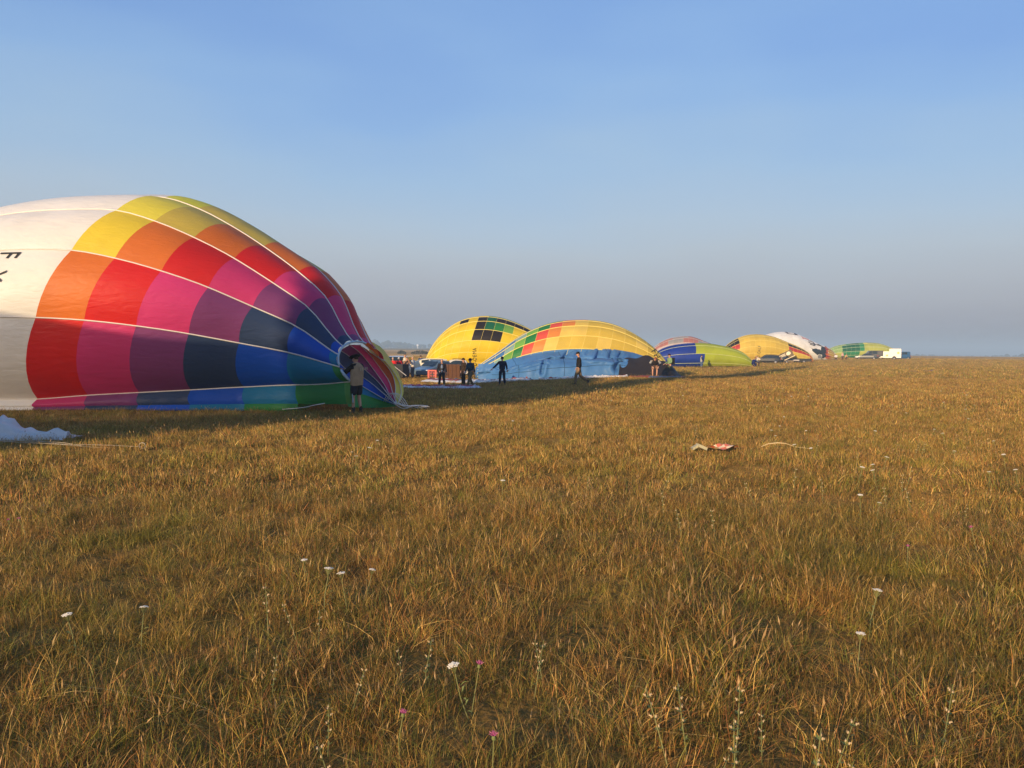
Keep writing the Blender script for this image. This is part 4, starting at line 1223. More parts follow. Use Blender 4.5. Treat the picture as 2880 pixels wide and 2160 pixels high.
    def pack(root, P, at):
        mb = MB(); mb.box((0, -.22, 1.20), (.34, .22, .50)); mb.build('backpack', cloth_mat('pack', (.015, .015, .018)), root)
    person('person in pale green jacket with a black backpack beside the yellow balloon', (11.45, 59.6, G(11.45, 59.6)), R(110), dict(haL=(-.2, .3, 1.0), haR=(.2, .3, 1.0)), 1.0, ('jacket', (.20, .30, .14)), 1, (.10, .10, .05), 1, ('cap', (.03, .02, .02)), extra=pack)
    person('man in dark hat, black sleeves and grey vest in front of the lime green balloon', (24.6, 106.6, G(24.6, 106.6)), R(-80), dict(haL=(-.2, .38, 1.05), haR=(.2, .34, 1.0)), .98, ('shirt', (.02, .018, .02)), 1, (.07, .11, .20), 1, ('brim', (.02, .015, .015)), vest=(.34, .33, .33))
    person('crouching person in blue at the mouth of the lime green balloon', (32.3, 109.5, G(32.3, 109.5)), R(-60), dict(pelvis=(0, -.2, .45), chest=(0, .05, .85), neck=(0, .12, .98), head=(0, .18, 1.10), shL=(-.2, .05, .90), shR=(.2, .05, .90), elL=(-.28, .25, .72), elR=(.28, .25, .72), haL=(-.2, .45, .6), haR=(.2, .45, .6), hipL=(-.1, -.15, .42), hipR=(.1, -.15, .42), knL=(-.18, .25, .48), knR=(.18, .25, .48)), 1.1, ('jacket', (.012, .02, .10)), 1, (.015, .02, .09), 1, None, (.10, .05, .03), bulk=1.3)
    person('person in cream shirt leaning forward between the lime green balloon and the estate car', (33.25, 110.4, G(33.25, 110.4)), R(75), dict(pelvis=(0, -.2, .90), chest=(0, .12, 1.20), neck=(0, .26, 1.30), head=(0, .34, 1.36), shL=(-.2, .12, 1.22), shR=(.2, .12, 1.22), elL=(-.25, .38, 1.05), elR=(.25, .38, 1.05), haL=(-.15, .58, .95), haR=(.15, .58, .95), face=(0, 1, -.5)), 1.05, ('shirt', (.66, .56, .42)), 1, (.06, .04, .03), 1, None, (.35, .22, .14), bulk=1.25)
    # three by the mouth of the white balloon
    for x, y, rz, lab, col, sit in ((68.1, 172.5, 160, 'person in white shirt crouching by the printed white balloon', (.75, .70, .70), 0), (69.3, 172.0, 200, 'person in pink shirt standing among the crew of the printed white balloon', (.60, .38, .34), 1), (70.2, 172.6, 240, 'person in orange shirt crouching rightmost by the mustard balloon mouth', (.62, .36, .16), 0)):
        pose = {} if sit else dict(pelvis=(0, -.15, .50), chest=(0, .05, .90), neck=(0, .10, 1.03), head=(0, .13, 1.15), shL=(-.2, .05, .96), shR=(.2, .05, .96), elL=(-.27, .22, .78), elR=(.27, .22, .78), haL=(-.15, .42, .7), haR=(.15, .42, .7), hipL=(-.1, -.1, .46), hipR=(.1, -.1, .46), knL=(-.16, .28, .52), knR=(.16, .28, .52))
        person(lab, (x, y, G(x, y)), R(rz), pose, 1.05 if not sit else 1.0, ('shirt', col), 1, (.09, .05, .04), 1, None, (.12, .07, .04), bulk=1.1)
    # group on the left, beyond the big balloon
    person('man in cream shirt and grey trousers standing by the blue hatchback', (-8.00, 66.0, G(-8, 66)), R(70), dict(haL=(-.18, .35, 1.05), haR=(.2, .2, .95)), 1.03, ('shirt', (.66, .62, .56)), 1, (.12, .13, .13), 1, None, (.42, .26, .18), skirt=1.2, bulk=1.1)
    person('woman with arms raised to her face taking a picture, dark trousers', (-8.45, 65.6, G(-8.45, 65.6)), R(200), dict(elL=(-.28, .22, 1.22), haL=(-.08, .25, 1.50), elR=(.28, .22, 1.22), haR=(.08, .25, 1.50)), 1.0, ('top', (.30, .16, .10)), 1, (.05, .03, .025), 1, None, (.05, .02, .015))
    person('tall man in black and white top standing behind the woman taking a picture', (-8.85, 67.6, G(-8.85, 67.6)), R(190), dict(haL=(-.2, .2, 1.0)), 1.12, ('top', (.10, .07, .05)), 1, (.04, .03, .03), 1, None, (.08, .04, .02), vest=(.55, .50, .40))
    person('person in red jacket leftmost of the group, partly hidden by the rainbow balloon', (-9.68, 66.5, G(-9.68, 66.5)), R(180), {}, .98, ('jacket', (.62, .02, .02)), 1, (.03, .03, .04), 1, None, (.55, .50, .42), bulk=1.1)
    person('person in dark red top beside the one in red jacket', (-9.28, 67.2, G(-9.28, 67.2)), R(170), dict(haL=(-.1, .3, 1.1), haR=(.25, .3, 1.1)), .98, ('jacket', (.30, .015, .02)), 1, (.03, .03, .04), 1, ('cap', (.5, .5, .5)), (.1, .05, .03))
    person('person in dark blue shirt standing far behind the white van', (-9.15, 82, G(-9.15, 82)), R(180), {}, 1.0, ('shirt', (.02, .04, .09)), 1, (.03, .03, .04), 1, ('cap', (.02, .02, .03)))
people()
# ------------------------------------------------------------ vehicles and gear
GLASS = None
def glass_mat():
    m, nt, out = nodemat('car_glass')
    b = nt.nodes.new('ShaderNodeBsdfPrincipled'); b.inputs['Base Color'].default_value = (.02, .028, .03, 1); b.inputs['Roughness'].default_value = .06
    b.inputs['Specular IOR Level'].default_value = .7
    nt.links.new(b.outputs[0], out.inputs['Surface']); return m
GLASS = glass_mat()
RUBBER = mat_simple('tyre_rubber', (.02, .02, .02), .85)
RIM = mat_simple('alloy', (.55, .52, .48), .35, .6)
BLACKP = mat_simple('black_plastic', (.02, .02, .022), .6)

def wheel(root, x, y, r=.32, w=.2, rim=RIM):
    mb = MB(); mb.lathe((x, y, r), [(r * .62, -w / 2), (r * .93, -w / 2), (r, -w * .35), (r, w * .35), (r * .93, w / 2), (r * .62, w / 2)], 18, 'Y')
    t = mb.build('wheel', RUBBER, root, True)
    mb = MB(); s = 1 if y > 0 else -1
    mb.lathe((x, y + s * w * .40, r), [(r * .64, -.03), (r * .60, .03), (r * .2, .045), (.01, .05)], 14, 'Y'); mb.build('rim', rim, t, True)

def car(label, loc, rz, kind='estate', col=(.02, .02, .022), L=4.5, W=1.75, H=1.48, gate=False, cat='car', tail=True, name='parked_car'):
    """nose towards local -X"""
    root = empty(name, loc, rz, label, cat, 'cars parked along the line of balloons')
    hx = L / 2; paint = mat_simple('paint_%d_%d_%d' % tuple(int(c * 300) for c in col), col, .32, 0.0, var=.03, coat=.6, spec=.5)
    if kind == 'estate':
        st = [(-hx, .38, .62, .62), (-hx + .12, .26, .72, .72), (-hx + .95, .22, .88, .88), (-hx + 1.25, .22, .92, .98), (-hx + 1.95, .22, .94, H - .06), (-hx + 2.6, .22, .95, H), (hx - 1.0, .22, .96, H - .02), (hx - .35, .22, .97, H - .08), (hx - .06, .30, .95, 1.02), (hx, .36, .80, .80)]
    elif kind == 'sedan':
        st = [(-hx, .38, .58, .58), (-hx + .12, .26, .68, .68), (-hx + 1.0, .22, .82, .82), (-hx + 1.35, .22, .86, .90), (-hx + 2.05, .22, .88, H - .07), (-hx + 2.7, .22, .89, H), (hx - 1.55, .22, .90, H - .06), (hx - .85, .22, .92, .98), (hx - .12, .26, .88, .90), (hx, .36, .70, .72)]
    else:   # van
        st = [(-hx, .38, .75, .75), (-hx + .10, .26, .95, .95), (-hx + .55, .22, 1.05, 1.10), (-hx + 1.25, .22, 1.10, H - .08), (-hx + 1.7, .22, 1.12, H), (hx - .5, .22, 1.12, H), (hx - .08, .24, 1.12, H - .05), (hx, .30, 1.0, H - .20)]
    V = []; Fc = []; n = 8; hw = W / 2
    for x, zl, zb, zr in st:
        e_ = 1 - .12 * max(0, abs(x) - hx * .75) / (hx * .25)
        wr = hw * (.78 if kind != 'van' else .90) if zr > zb + .02 else hw * .94
        V += [(x, -hw * e_ * .93, zl), (x, -hw * e_, zl + (zb - zl) * .45), (x, -hw * e_ * .97, zb), (x, -wr * e_, zr), (x, wr * e_, zr), (x, hw * e_ * .97, zb), (x, hw * e_, zl + (zb - zl) * .45), (x, hw * e_ * .93, zl)]
    for i in range(len(st) - 1):
        for k in range(n):
            Fc.append((i * n + k, (i + 1) * n + k, (i + 1) * n + (k + 1) % n, i * n + (k + 1) % n))
    Fc.append(tuple(range(n))); Fc.append(tuple((len(st) - 1) * n + k for k in range(n - 1, -1, -1)))
    mesh_obj('body', V, Fc, paint, root)
    # windows along both sides
    def side_pane(x0, x1, s):
        P = []
        def at(x, f):
            for a, b in zip(st, st[1:]):
                if a[0] <= x <= b[0]:
                    t = (x - a[0]) / (b[0] - a[0]); zb = a[2] + (b[2] - a[2]) * t; zr = a[3] + (b[3] - a[3]) * t
                    wr = hw * (.78 if kind != 'van' else .90)
                    wa = hw * .94 if a[3] <= a[2] + .02 else wr; wb = hw * .94 if b[3] <= b[2] + .02 else wr
                    w1 = hw * .97 + (wa + (wb - wa) * t - hw * .97) * f
                    return (x, s * (w1 + .012), zb + (zr - zb) * f)
            return (x, s * hw, 1)
        q = [at(x0, .10), at(x1, .10), at(x1, .86), at(x0, .86)]
        mesh_obj('side_window', q, [(0, 1, 2, 3) if s < 0 else (3, 2, 1, 0)], GLASS, root)
    if kind == 'estate': spans = [(-hx + 1.75, -hx + 2.4), (-hx + 2.48, hx - 1.35), (hx - 1.25, hx - .45)]
    elif kind == 'sedan': spans = [(-hx + 1.9, -hx + 2.6), (-hx + 2.68, hx - 1.5)]
    else: spans = [(-hx + 1.2, -hx + 1.9), (-hx + 2.0, -hx + 3.0)]
    for s in (-1, 1):
        for a, b in spans: side_pane(a, b, s)
    # windscreen and rear screen
    def screen(i, nm):
        a, b = st[i], st[i + 1]; wr = hw * (.78 if kind != 'van' else .9)
        fx = -1 if nm == 'windscreen' else 1
        za, zb_ = (a[3], b[3]); wa = hw * .9 if nm == 'windscreen' else wr; wb = wr if nm == 'windscreen' else hw * .86
        q = [(a[0] + .012 * fx, -wa * .92, za + .02), (a[0] + .012 * fx, wa * .92, za + .02), (b[0] + .012 * fx, wb * .92, zb_ + .0), (b[0] + .012 * fx, -wb * .92, zb_ + .0)]
        q = [(x, y, z + .014) for x, y, z in q]
        mesh_obj(nm, q, [(0, 1, 2, 3)], GLASS, root)
    screen({'estate': 3, 'sedan': 3, 'van': 2}[kind], 'windscreen')
    if kind == 'estate' and not gate: screen(7, 'rear_window')
    if kind == 'sedan': screen(6, 'rear_window')
    for sx in (-1, 1):
        for sy in (-1, 1): wheel(root, sx * (hx - .85), sy * (hw - .10))
        mb = MB(); mb.box((sx * (hx - .02), 0, .42), (.14, W * .9, .18)); mb.build('bumper', BLACKP if sx > 0 else paint, root)
    for sy in (-1, 1):
        mb = MB(); ellipsoid(mb, (-hx + .10, sy * (hw - .22), .64), (.09, .15, .07)); mb.build('headlight', mat_simple('lamp_glass', (.7, .7, .68), .15), root, True)
        if tail:
            mb = MB(); mb.box((hx - .04, sy * (hw - .16), .86), (.08, .16, .24)); mb.build('tail_light', mat_simple('tail_red', (.45, .01, .01), .25), root)
        mb = MB(); ellipsoid(mb, (-hx + 1.75, sy * (hw + .07), .98), (.06, .10, .07)); mb.build('wing_mirror', paint, root, True)
    if kind == 'estate':
        for sy in (-1, 1):
            mb = MB(); mb.tube([(-hx + 2.2, sy * hw * .70, H + .0), (-hx + 2.3, sy * hw * .70, H + .05), (hx - .7, sy * hw * .70, H + .04), (hx - .6, sy * hw * .70, H - .02)], .018, 5); mb.build('roof_rail', BLACKP, root)
    if gate:
        mb = MB(); mb.box((hx + .22, 0, H + .20), (1.05, W * .80, .06), Matrix.Rotation(R(-24), 3, 'Y')); t = mb.build('tailgate', paint, root)
        mb = MB(); mb.box((hx + .16, 0, H + .235), (.55, W * .62, .03), Matrix.Rotation(R(-24), 3, 'Y')); mb.build('tailgate_glass', GLASS, t)
        mb = MB(); mb.box((hx + .02, 0, .95), (.06, W * .74, .72)); mb.build('boot_shade_slab', BLACKP, root)  # black slab stands in for the shaded hollow under the tailgate
    return root

def at_g(x, y): return (x, y, gzf(x, y))

def vehicles():
    car('black estate car with its tailgate raised, in front of the golden balloon', at_g(43.4, 140), R(-14), 'estate', (.016, .014, .013), 4.6, 1.8, 1.56, True)
    car('dark grey saloon car left of the white box trailer', at_g(78.6, 182), R(-20), 'sedan', (.035, .04, .045), 4.7, 1.75, 1.42)
    car('dark van half hidden between the saloon and the white box trailer', at_g(85.0, 193), R(-15), 'van', (.06, .05, .045), 4.6, 1.85, 2.0)
    car('blue and white pickup at the far right end of the line', at_g(91.6, 193), R(25), 'van', (.03, .12, .26), 4.2, 1.8, 1.85)
    car('blue grey hatchback seen from behind, parked in front of the white van', at_g(-6.75, 69.5), R(62), 'estate', (.10, .15, .19), 3.9, 1.7, 1.45)
    car('silver estate with dark windows parked between the two men in jackets', at_g(-5.7, 73.5), R(8), 'estate', (.52, .50, .47), 3.7, 1.75, 1.5)
    car('cream white van standing behind the blue grey hatchback', at_g(-7.85, 75.5), R(12), 'van', (.74, .68, .52), 3.6, 1.8, 1.52, name='parked_van', cat='van')
    car('small white van at the left beside the red jackets', at_g(-10.1, 73.5), R(80), 'van', (.72, .70, .66), 4.0, 1.8, 1.75, name='parked_van', cat='van')
    # low dark trailer beside the tilted lid
    root = empty('flat_trailer', at_g(50.6, 145.5), R(-10), 'low dark trailer with white stripe behind the raised cream lid', 'trailer')
    mb = MB(); mb.box((0, 0, .55), (4.6, 1.7, .55)); mb.build('bed', mat_simple('trailer_dark', (.02, .018, .016), .6), root)
    mb = MB(); mb.box((-.9, -.862, .55), (2.2, .02, .14)); mb.build('side_stripe', mat_simple('stripe_white', (.6, .54, .5), .5), root)
    for s in (-1, 1): wheel(root, 1.0, s * .8, .28)
    mb = MB(); mb.tube([(-2.3, 0, .4), (-3.3, 0, .38)], .05, 6); mb.build('drawbar', BLACKP, root)
    # box trailer with its lid up, showing a painted balloon
    root = empty('trailer', at_g(47.6, 143), R(-6), 'trailer with cream lid raised at a slant, printed with a pale balloon shape and stripes', 'trailer')
    tm = mat_simple('trailer_brown', (.16, .11, .05), .6); cm = mat_simple('cream_print', (.84, .74, .55), .5)
    Mr = Matrix.Rotation(R(-27), 3, 'Y')
    mb = MB(); mb.box((0, 0, .42), (2.6, 1.5, .35)); mb.build('bed', tm, root)
    mb = MB(); mb.box((-.1, -.3, 1.35), (2.9, .08, 1.25), Mr); lid = mb.build('lid', tm, root)
    def on(x, z): return Mr @ Vector((x, 0, z)) + Vector((-.1, -.36, 1.35))
    mb = MB(); mb.box(on(0, -.64), (3.0, .08, .09), Mr); mb.box(on(-1.45, 0), (.09, .08, 1.25), Mr); mb.build('lid_frame', cm, lid)
    pts = []
    for k in range(20):
        a = 2 * math.pi * k / 20; r_ = .36; x = r_ * math.cos(a) * (1.15 if math.cos(a) < 0 else 1); z = r_ * math.sin(a) * (1 - .25 * max(0, -math.sin(a)))
        pts.append(on(.72 + x, .12 + z) + Vector((0, -.01, 0)))
    mesh_obj('balloon_print', pts, [tuple(range(20))], cm, lid)
    for k in range(4):
        mb = MB(); mb.box(on(-.55 + .06 * k, .34 - .2 * k), (1.45 - .16 * k, .012, .09), Mr); mb.build('stripe_print', cm, lid)
    for s in (-1, 1): wheel(root, .1, s * .75, .26)
    # white box trailer with suns
    root = empty('box_trailer', at_g(86.15, 186), R(-24), 'white box trailer with raised roof section and orange sun prints', 'trailer')
    wm = mat_simple('trailer_white', (.84, .78, .68), .45, var=.05); om = mat_simple('sun_print', (.84, .46, .12), .5)
    mb = MB(); mb.box((.0, 0, 1.15), (3.7, 1.7, 1.45)); mb.build('box', wm, root)
    mb = MB(); mb.box((.62, 0, 2.18), (2.4, 1.6, .62)); mb.build('roof_box', wm, root)
    for (x, z, r0) in ((-1.05, .95, .30), (1.25, 1.55, .34)):
        pts = [(x + (r0 if k % 2 else r0 * .6) * math.cos(math.pi * k / 10), -.862, z + (r0 if k % 2 else r0 * .6) * math.sin(math.pi * k / 10)) for k in range(20)]
        mesh_obj('sun_print', pts, [tuple(range(20))], om, root)
    for s in (-1, 1): wheel(root, .45, s * .82, .30)
    mb = MB(); mb.lathe((.45, -.86, .42), [(.42, -.01), (.42, .01)], 16, 'Y'); mb.build('wheel_arch', BLACKP, root)
    mb = MB(); mb.tube([(-1.85, 0, .5), (-2.7, 0, .45)], .05, 6); mb.box((-2.1, 0, .62), (.5, .5, .3)); mb.build('drawbar', wm, root)
    # black kit trailer with drawbar at the left
    root = empty('kit_trailer', at_g(-8.75, 64.2), R(-20), 'black kit trailer with grey drawbar beside the group of people at left', 'trailer')
    mb = MB(); mb.box((-.25, 0, .72), (1.5, 1.1, 1.0), taper=.92); mb.build('box', mat_simple('kit_black', (.012, .012, .014), .7), root)
    mb = MB(); mb.tube([(-.5, -.6, 1.25), (.9, -.75, .35)], .035, 6); mb.build('drawbar', mat_simple('grey_steel', (.35, .33, .32), .5), root)
    for s in (-1, 1): wheel(root, -.2, s * .55, .26)
    # red inflation fan
    root = empty('inflation_fan', at_g(-6.38, 65.6), R(-8), 'red inflation fan in a square housing behind the crumpled cloth', 'inflation fan')
    root.scale = (.85, .85, .85)
    rm = mat_simple('fan_red', (.62, .05, .03), .45)
    for s in (-1, 1):
        mb = MB(); mb.box((s * .34, 0, .42), (.16, .35, .80)); mb.build('side_frame', rm, root)
    mb = MB(); mb.box((0, .01, .80), (.84, .34, .12)); mb.build('top_frame', rm, root)
    mb = MB(); mb.lathe((0, -.05, .44), [(.27, -.04), (.27, .04), (.05, .05)], 16, 'Y'); mb.build('fan_disc', mat_simple('fan_dark_red', (.28, .015, .02), .5), root)
    mb = MB()
    for k in range(4):
        a = k * math.pi / 2; mb.box((.13 * math.cos(a), -.12, .44 + .13 * math.sin(a)), (.24, .02, .07), Matrix.Rotation(-a, 3, 'Y'))
    mb.build('blades', BLACKP, root)
    # wicker basket on its side with burner frame
    root = empty('balloon_basket', at_g(-4.75, 65.2), R(14), 'brown wicker basket tipped on its side in front of the silver estate', 'basket')
    wk = mat_simple('wicker_brown', (.13, .055, .022), .8, var=.35, scale=22, bump=.6)
    mb = MB(); mb.box((0, 0, .60), (.95, 1.1, 1.15)); mb.build('wicker_body', wk, root)
    for x in (-.46, -.15, .16, .46):
        mb = MB(); mb.tube([(x, -.57, .05), (x, -.57, 1.17), (x, .57, 1.17)], .03, 5); mb.build('wicker_band', wk, root)
    mb = MB(); mb.box((.62, 0, .6), (.3, 1.0, 1.0)); mb.build('end_shade_block', mat_simple('basket_shade', (.03, .018, .015), .9), root)  # dark block stands in for the shaded hollow of the basket
    mb = MB(); mb.tube([(.6, -.55, .2), (1.45, -.5, .75)], .035, 6); mb.tube([(.6, .5, 1.1), (1.45, .4, .8)], .035, 6); mb.tube([(1.45, -.5, .75), (1.45, .4, .8)], .035, 6); mb.build('burner_frame', mat_simple('padded_white', (.75, .70, .62), .5), root)
    for s in (-.25, .2):
        mb = MB(); mb.lathe((1.45, s, .72), [(.11, -.2), (.13, .0), (.11, .2)], 10, 'X'); mb.build('burner', mat_simple('steel', (.5, .48, .46), .3, .8), root, True)
vehicles()

# ------------------------------------------------------------ cloth lying on the grass
def ground_cloth(label, path, width, cols, h=.14, seed=1, name='ground_cloth', group='cloths spread out on the grass', n=70, bands=5, wr=1.0):
    r = random.Random(seed)
    P = crs([(x, y, 0) for x, y in path], n)
    base = (float(P[n // 2][0]), float(P[n // 2][1]), gzf(P[n // 2][0], P[n // 2][1]))
    root = empty(name, base, 0, label, 'cloth', group)
    m = bands * 3
    def pt(i, j):
        p = P[i]; d = P[min(i + 1, n - 1)] - P[max(i - 1, 0)]; d = d / max(np.hypot(d[0], d[1]), 1e-6); nn = np.array([-d[1], d[0]])
        t = j / m; w = width * (.75 + .35 * mnoise.noise(Vector((i * .13, seed, 0)))) * min(1, .25 + min(i, n - 1 - i) / 6)
        off = (t - .5) * w
        x, y = p[0] + nn[0] * off + .08 * mnoise.noise(Vector((i * .4, j * .5, seed))), p[1] + nn[1] * off + .12 * mnoise.noise(Vector((i * .3, j * .6, seed + 5)))
        e_ = math.sin(math.pi * t)
        z = gzf(x, y) + .05 + h * e_ ** .5 * (.55 + .9 * abs(mnoise.noise(Vector((i * .33, j * .45, seed + 9)))) * wr) if e_ > 0 else gzf(x, y) + .04
        return np.array([x, y, z])
    G = [[pt(i, j) for j in range(m + 1)] for i in range(n)]
    for b_ in range(bands):
        # each stripe of colour is a length of its own
        i0 = 0
        while i0 < n - 1:
            i1 = min(n - 1, i0 + r.randint(8, 18)); c = cols[(b_ + r.randint(0, 1)) % len(cols)]
            cloth_grid('cloth_panel', [G[i][b_ * 3:b_ * 3 + 4] for i in range(i0, i1 + 1)], fab(c, trans=.1), root, base)
            i0 = i1
    for i in range(0, n, 6): NO_GRASS.append((P[i][0], P[i][1], width * .45, width * .40, 0))
    return root

C_.update({'cloth_white': (.78, .74, .70), 'magenta': (.48, .04, .16), 'deep_blue': (.03, .05, .20), 'lilac': (.62, .56, .64), 'rust': (.36, .06, .03), 'slate': (.10, .13, .18)})
ground_cloth('long crumpled magenta, red and blue cloth in front of the first two men', [(-7.4, 48.8), (-6.0, 47.8), (-4.4, 46.9), (-3.0, 46.6), (-2.2, 47.6)], 2.2, ['lilac', 'cloth_white', 'crimson', 'magenta', 'cloth_white', 'deep_blue'], .18, 2)
ground_cloth('rumpled white and red cloth behind the men in jackets', [(-6.0, 60.5), (-4.2, 58.6), (-2.4, 57.5), (-.6, 57.8), (1.1, 58.8)], 3.0, ['cloth_white', 'cloth_white', 'rust', 'slate', 'cloth_white'], .22, 5)
ground_cloth('narrow white and red strip of cloth along the foot of the slack blue side', [(1.9, 57.9), (3.4, 57.8), (5.0, 58.0), (6.6, 58.2), (8.2, 58.4)], 1.0, ['cloth_white', 'cloth_white', 'rust'], .16, 7, bands=3)
ground_cloth('dark blue and red bits of cloth at the feet of the bending person', [(8.3, 57.4), (9.6, 55.9), (11.0, 56.0), (11.9, 57.2)], 1.2, ['slate', 'rust', 'deep_blue'], .12, 9, bands=3, n=50)
# ------------------------------------------------------------ white heap at the left
def white_heap():
    base = (-9.6, 15.6, gzf(-9.6, 15.6))
    root = empty('fabric_heap', base, 0, 'heap of crumpled white balloon fabric in the shade at the left edge', 'fabric heap')
    n, m = 90, 36
    def pt(i, j):
        u = i / n; t = j / m
        x = -13.9 + 5.65 * u
        hgt = (.62 * smooth(u, 1.0, .55) * (1 - .12 * math.sin(u * 9)) + .02)
        k = math.sin(math.pi * t)
        wid = 1.9 * (1 - .55 * float(smooth(u, .6, 1.0)))
        y = 15.3 + (t - .36) * wid + .25 * mnoise.noise(Vector((u * 7, t * 2, 3)))
        # deep folds that run up the heap
        f = mnoise.noise(Vector((u * 12 + t * 1.5, t * 1.6, 1.7))); f2 = mnoise.noise(Vector((u * 38, t * 5, 4.2)))
        ridge = 1 - min(1.0, abs(f) * 3.4)
        z = float(hgt) * k ** .6 * (.92 - .62 * ridge + .22 * f2 + .12 * mnoise.noise(Vector((u * 9, t * 5, 2.2))))
        if t < .32: z += .10 * math.sin(math.pi * t / .32) * (1 + 1.6 * mnoise.noise(Vector((u * 30, t * 9, 8))))
        return np.array([x, y, gzf(x, y) + .02 + max(z, 0)])
    G = [[pt(i, j) for j in range(m + 1)] for i in range(n + 1)]
    m1 = mat_fabric('heap_white', (.84, .83, .82), trans=.3, wr=1.3, sc=2.5)
    for a, b_ in ((0, 24), (24, 46), (46, 68), (68, 90)):
        cloth_grid('fabric_fold', [G[i] for i in range(a, b_ + 1)], m1, root, base)
    rope = mat_simple('pale_rope', (.36, .30, .22), .8)
    for k in range(3):
        r = random.Random(40 + k)
        P = crs([(-9.9 + k * .5 + .55 * i + r.uniform(-.1, .1), 14.35 - .14 * i + r.uniform(-.14, .14), gzf(-9, 14) + r.uniform(.05, .13)) for i in range(6)], 40)
        o = empty('rope', tuple(P[0]), 0, ['pale rope lying in the grass nearest the white heap', 'middle pale rope trailing to the right from the white heap', 'pale rope with a loop lying farthest right of the white heap'][k], 'rope', 'ropes by the white heap')
        mb = MB(); mb.tube([p - P[0] for p in P], .006, 5); mb.build('strand', rope, o, True)
        if k == 2:
            c = P[-1] - P[0]; mb = MB(); mb.tube([c + np.array([.055 * math.cos(a / 10 * 6.28), 0, .05 * math.sin(a / 10 * 6.28) + .02]) for a in range(11)], .008, 5); mb.build('loop', rope, o, True)
    NO_GRASS.append((-11.0, 15.45, 2.5, .75, 0))
white_heap()

def litter():
    x0, y0 = 3.62, 14.05; base = (x0, y0, gzf(x0, y0) + .07)
    root = empty('litter_bag', base, R(8), 'flattened red and yellow chequered plastic bag lying in the grass', 'litter')
    cols = [(.72, .17, .08), (.85, .62, .36)]
    for i in range(5):
        for j in range(3):
            P = []
            for a in range(4):
                for b_ in range(4):
                    x = -.27 + (i + a / 3) * .108; y = -.13 + (j + b_ / 3) * .085
                    P.append((x, y, .045 + .035 * math.sin(x * 14 + y * 9) + .03 * (y + .13) + .02 * mnoise.noise(Vector((x * 12, y * 12, 2)))))
            Fc = [(a * 4 + b_, (a + 1) * 4 + b_, (a + 1) * 4 + b_ + 1, a * 4 + b_ + 1) for a in range(3) for b_ in range(3)]
            mesh_obj('bag_panel', P, Fc, mat_simple('bag_%d' % ((i + j) % 2), cols[(i + j) % 2], .4, var=.1, scale=12), root, True)
    mb = MB(); mb.box((-.36, .0, .05), (.16, .16, .05), Matrix.Rotation(.4, 3, 'Y')); mb.box((-.47, .03, .04), (.12, .10, .04), Matrix.Rotation(-.5, 3, 'Y')); mb.build('pale_flap', mat_simple('pale_flap', (.42, .38, .24), .6), root)
    NO_GRASS.append((x0, y0, .42, .20, 0))
    base = (4.35, 14.2, gzf(4.35, 14.2) + .10)
    root = empty('straw_stalk', base, 0, 'long bent pale straw stalk lying right of the litter bag', 'straw')
    mb = MB(); mb.tube([(0, 0, 0), (.12, 0, .05), (.28, .0, .07), (.42, 0, .06), (.60, .02, .0), (.85, .02, -.03)], [.005, .007, .007, .006, .005, .003], 5); mb.build('stalk', mat_simple('straw_pale', (.70, .52, .28), .7), root)
    pm = mat_simple('purple_cloth', (.09, .06, .16), .7)
    for (x, y, s_, lab) in ((41.9, 85.5, 1.0, 'crumpled purple cloth scrap, left one of two on the far right grass'), (44.0, 86.6, .9, 'crumpled purple cloth scrap with raised corner, right one of two at far right')):
        base = (x, y, gzf(x, y) + .14); root = empty('cloth_scrap', base, 0, lab, 'cloth', 'purple cloth scraps')
        P = [(s_ * (-.45 + i * .15), -.2 + .13 * j, .06 + .13 * abs(mnoise.noise(Vector((i * .9, j * .8, x)))) + (.10 if i == 6 and s_ < 1 else 0)) for i in range(7) for j in range(4)]
        mesh_obj('scrap', P, [(i * 4 + j, (i + 1) * 4 + j, (i + 1) * 4 + j + 1, i * 4 + j + 1) for i in range(6) for j in range(3)], pm, root)
litter()

# ------------------------------------------------------------ wild flowers
UM = [ (-2.19, 13.28), (-2.35, 12.02), (-2.15, 11.21), (-2.10, 11.82), (-0.09, 9.22), (4.84, 10.80), (5.11, 11.27), (4.37, 10.32), (4.58, 10.12), (6.02, 10.22), (6.45, 10.34), (3.64, 8.48), (3.76, 8.37), (12.00, 21.52), (13.65, 24.22), (13.78, 24.76), (13.36, 25.34), (7.80, 20.87), (8.55, 16.56), (10.07, 18.12), (5.82, 16.05), (7.89, 14.81), (7.14, 11.73), (10.18, 28.15), (21.41, 40.56), (1.88, 4.36), (2.20, 4.94), (-1.46, 5.83), (-1.20, 5.24), (-1.06, 5.30), (-0.99, 5.55), (-2.39, 4.46), (-2.13, 4.67), (-0.19, 3.83) ]
PK = [ (-0.18, 3.87), (-0.46, 3.40), (-0.04, 3.18), (4.06, 7.03), (3.15, 6.43), (-4.43, 7.25), (-4.27, 7.18) ]
SP = [ (0.78, 3.50), (0.68, 3.41), (0.98, 3.46), (1.09, 3.44), (0.90, 3.16), (1.32, 3.27), (1.29, 3.08), (1.14, 3.03), (1.89, 3.51), (0.75, 3.06), (-1.45, 4.86), (-1.27, 4.83), (-1.18, 4.00), (-1.10, 4.65), (-0.78, 3.47), (-0.75, 3.81), (-0.63, 3.01), (-0.44, 4.15), (-0.54, 4.11), (0.13, 4.07), (0.18, 4.20), (1.61, 8.55), (1.80, 9.75), (1.89, 7.47), (1.61, 7.62) ]
def copy_tree(o, parent=None):
    c = o.copy(); COL.objects.link(c)
    if parent is not None: c.parent = parent
    for ch in list(o.children): copy_tree(ch, c)
    return c

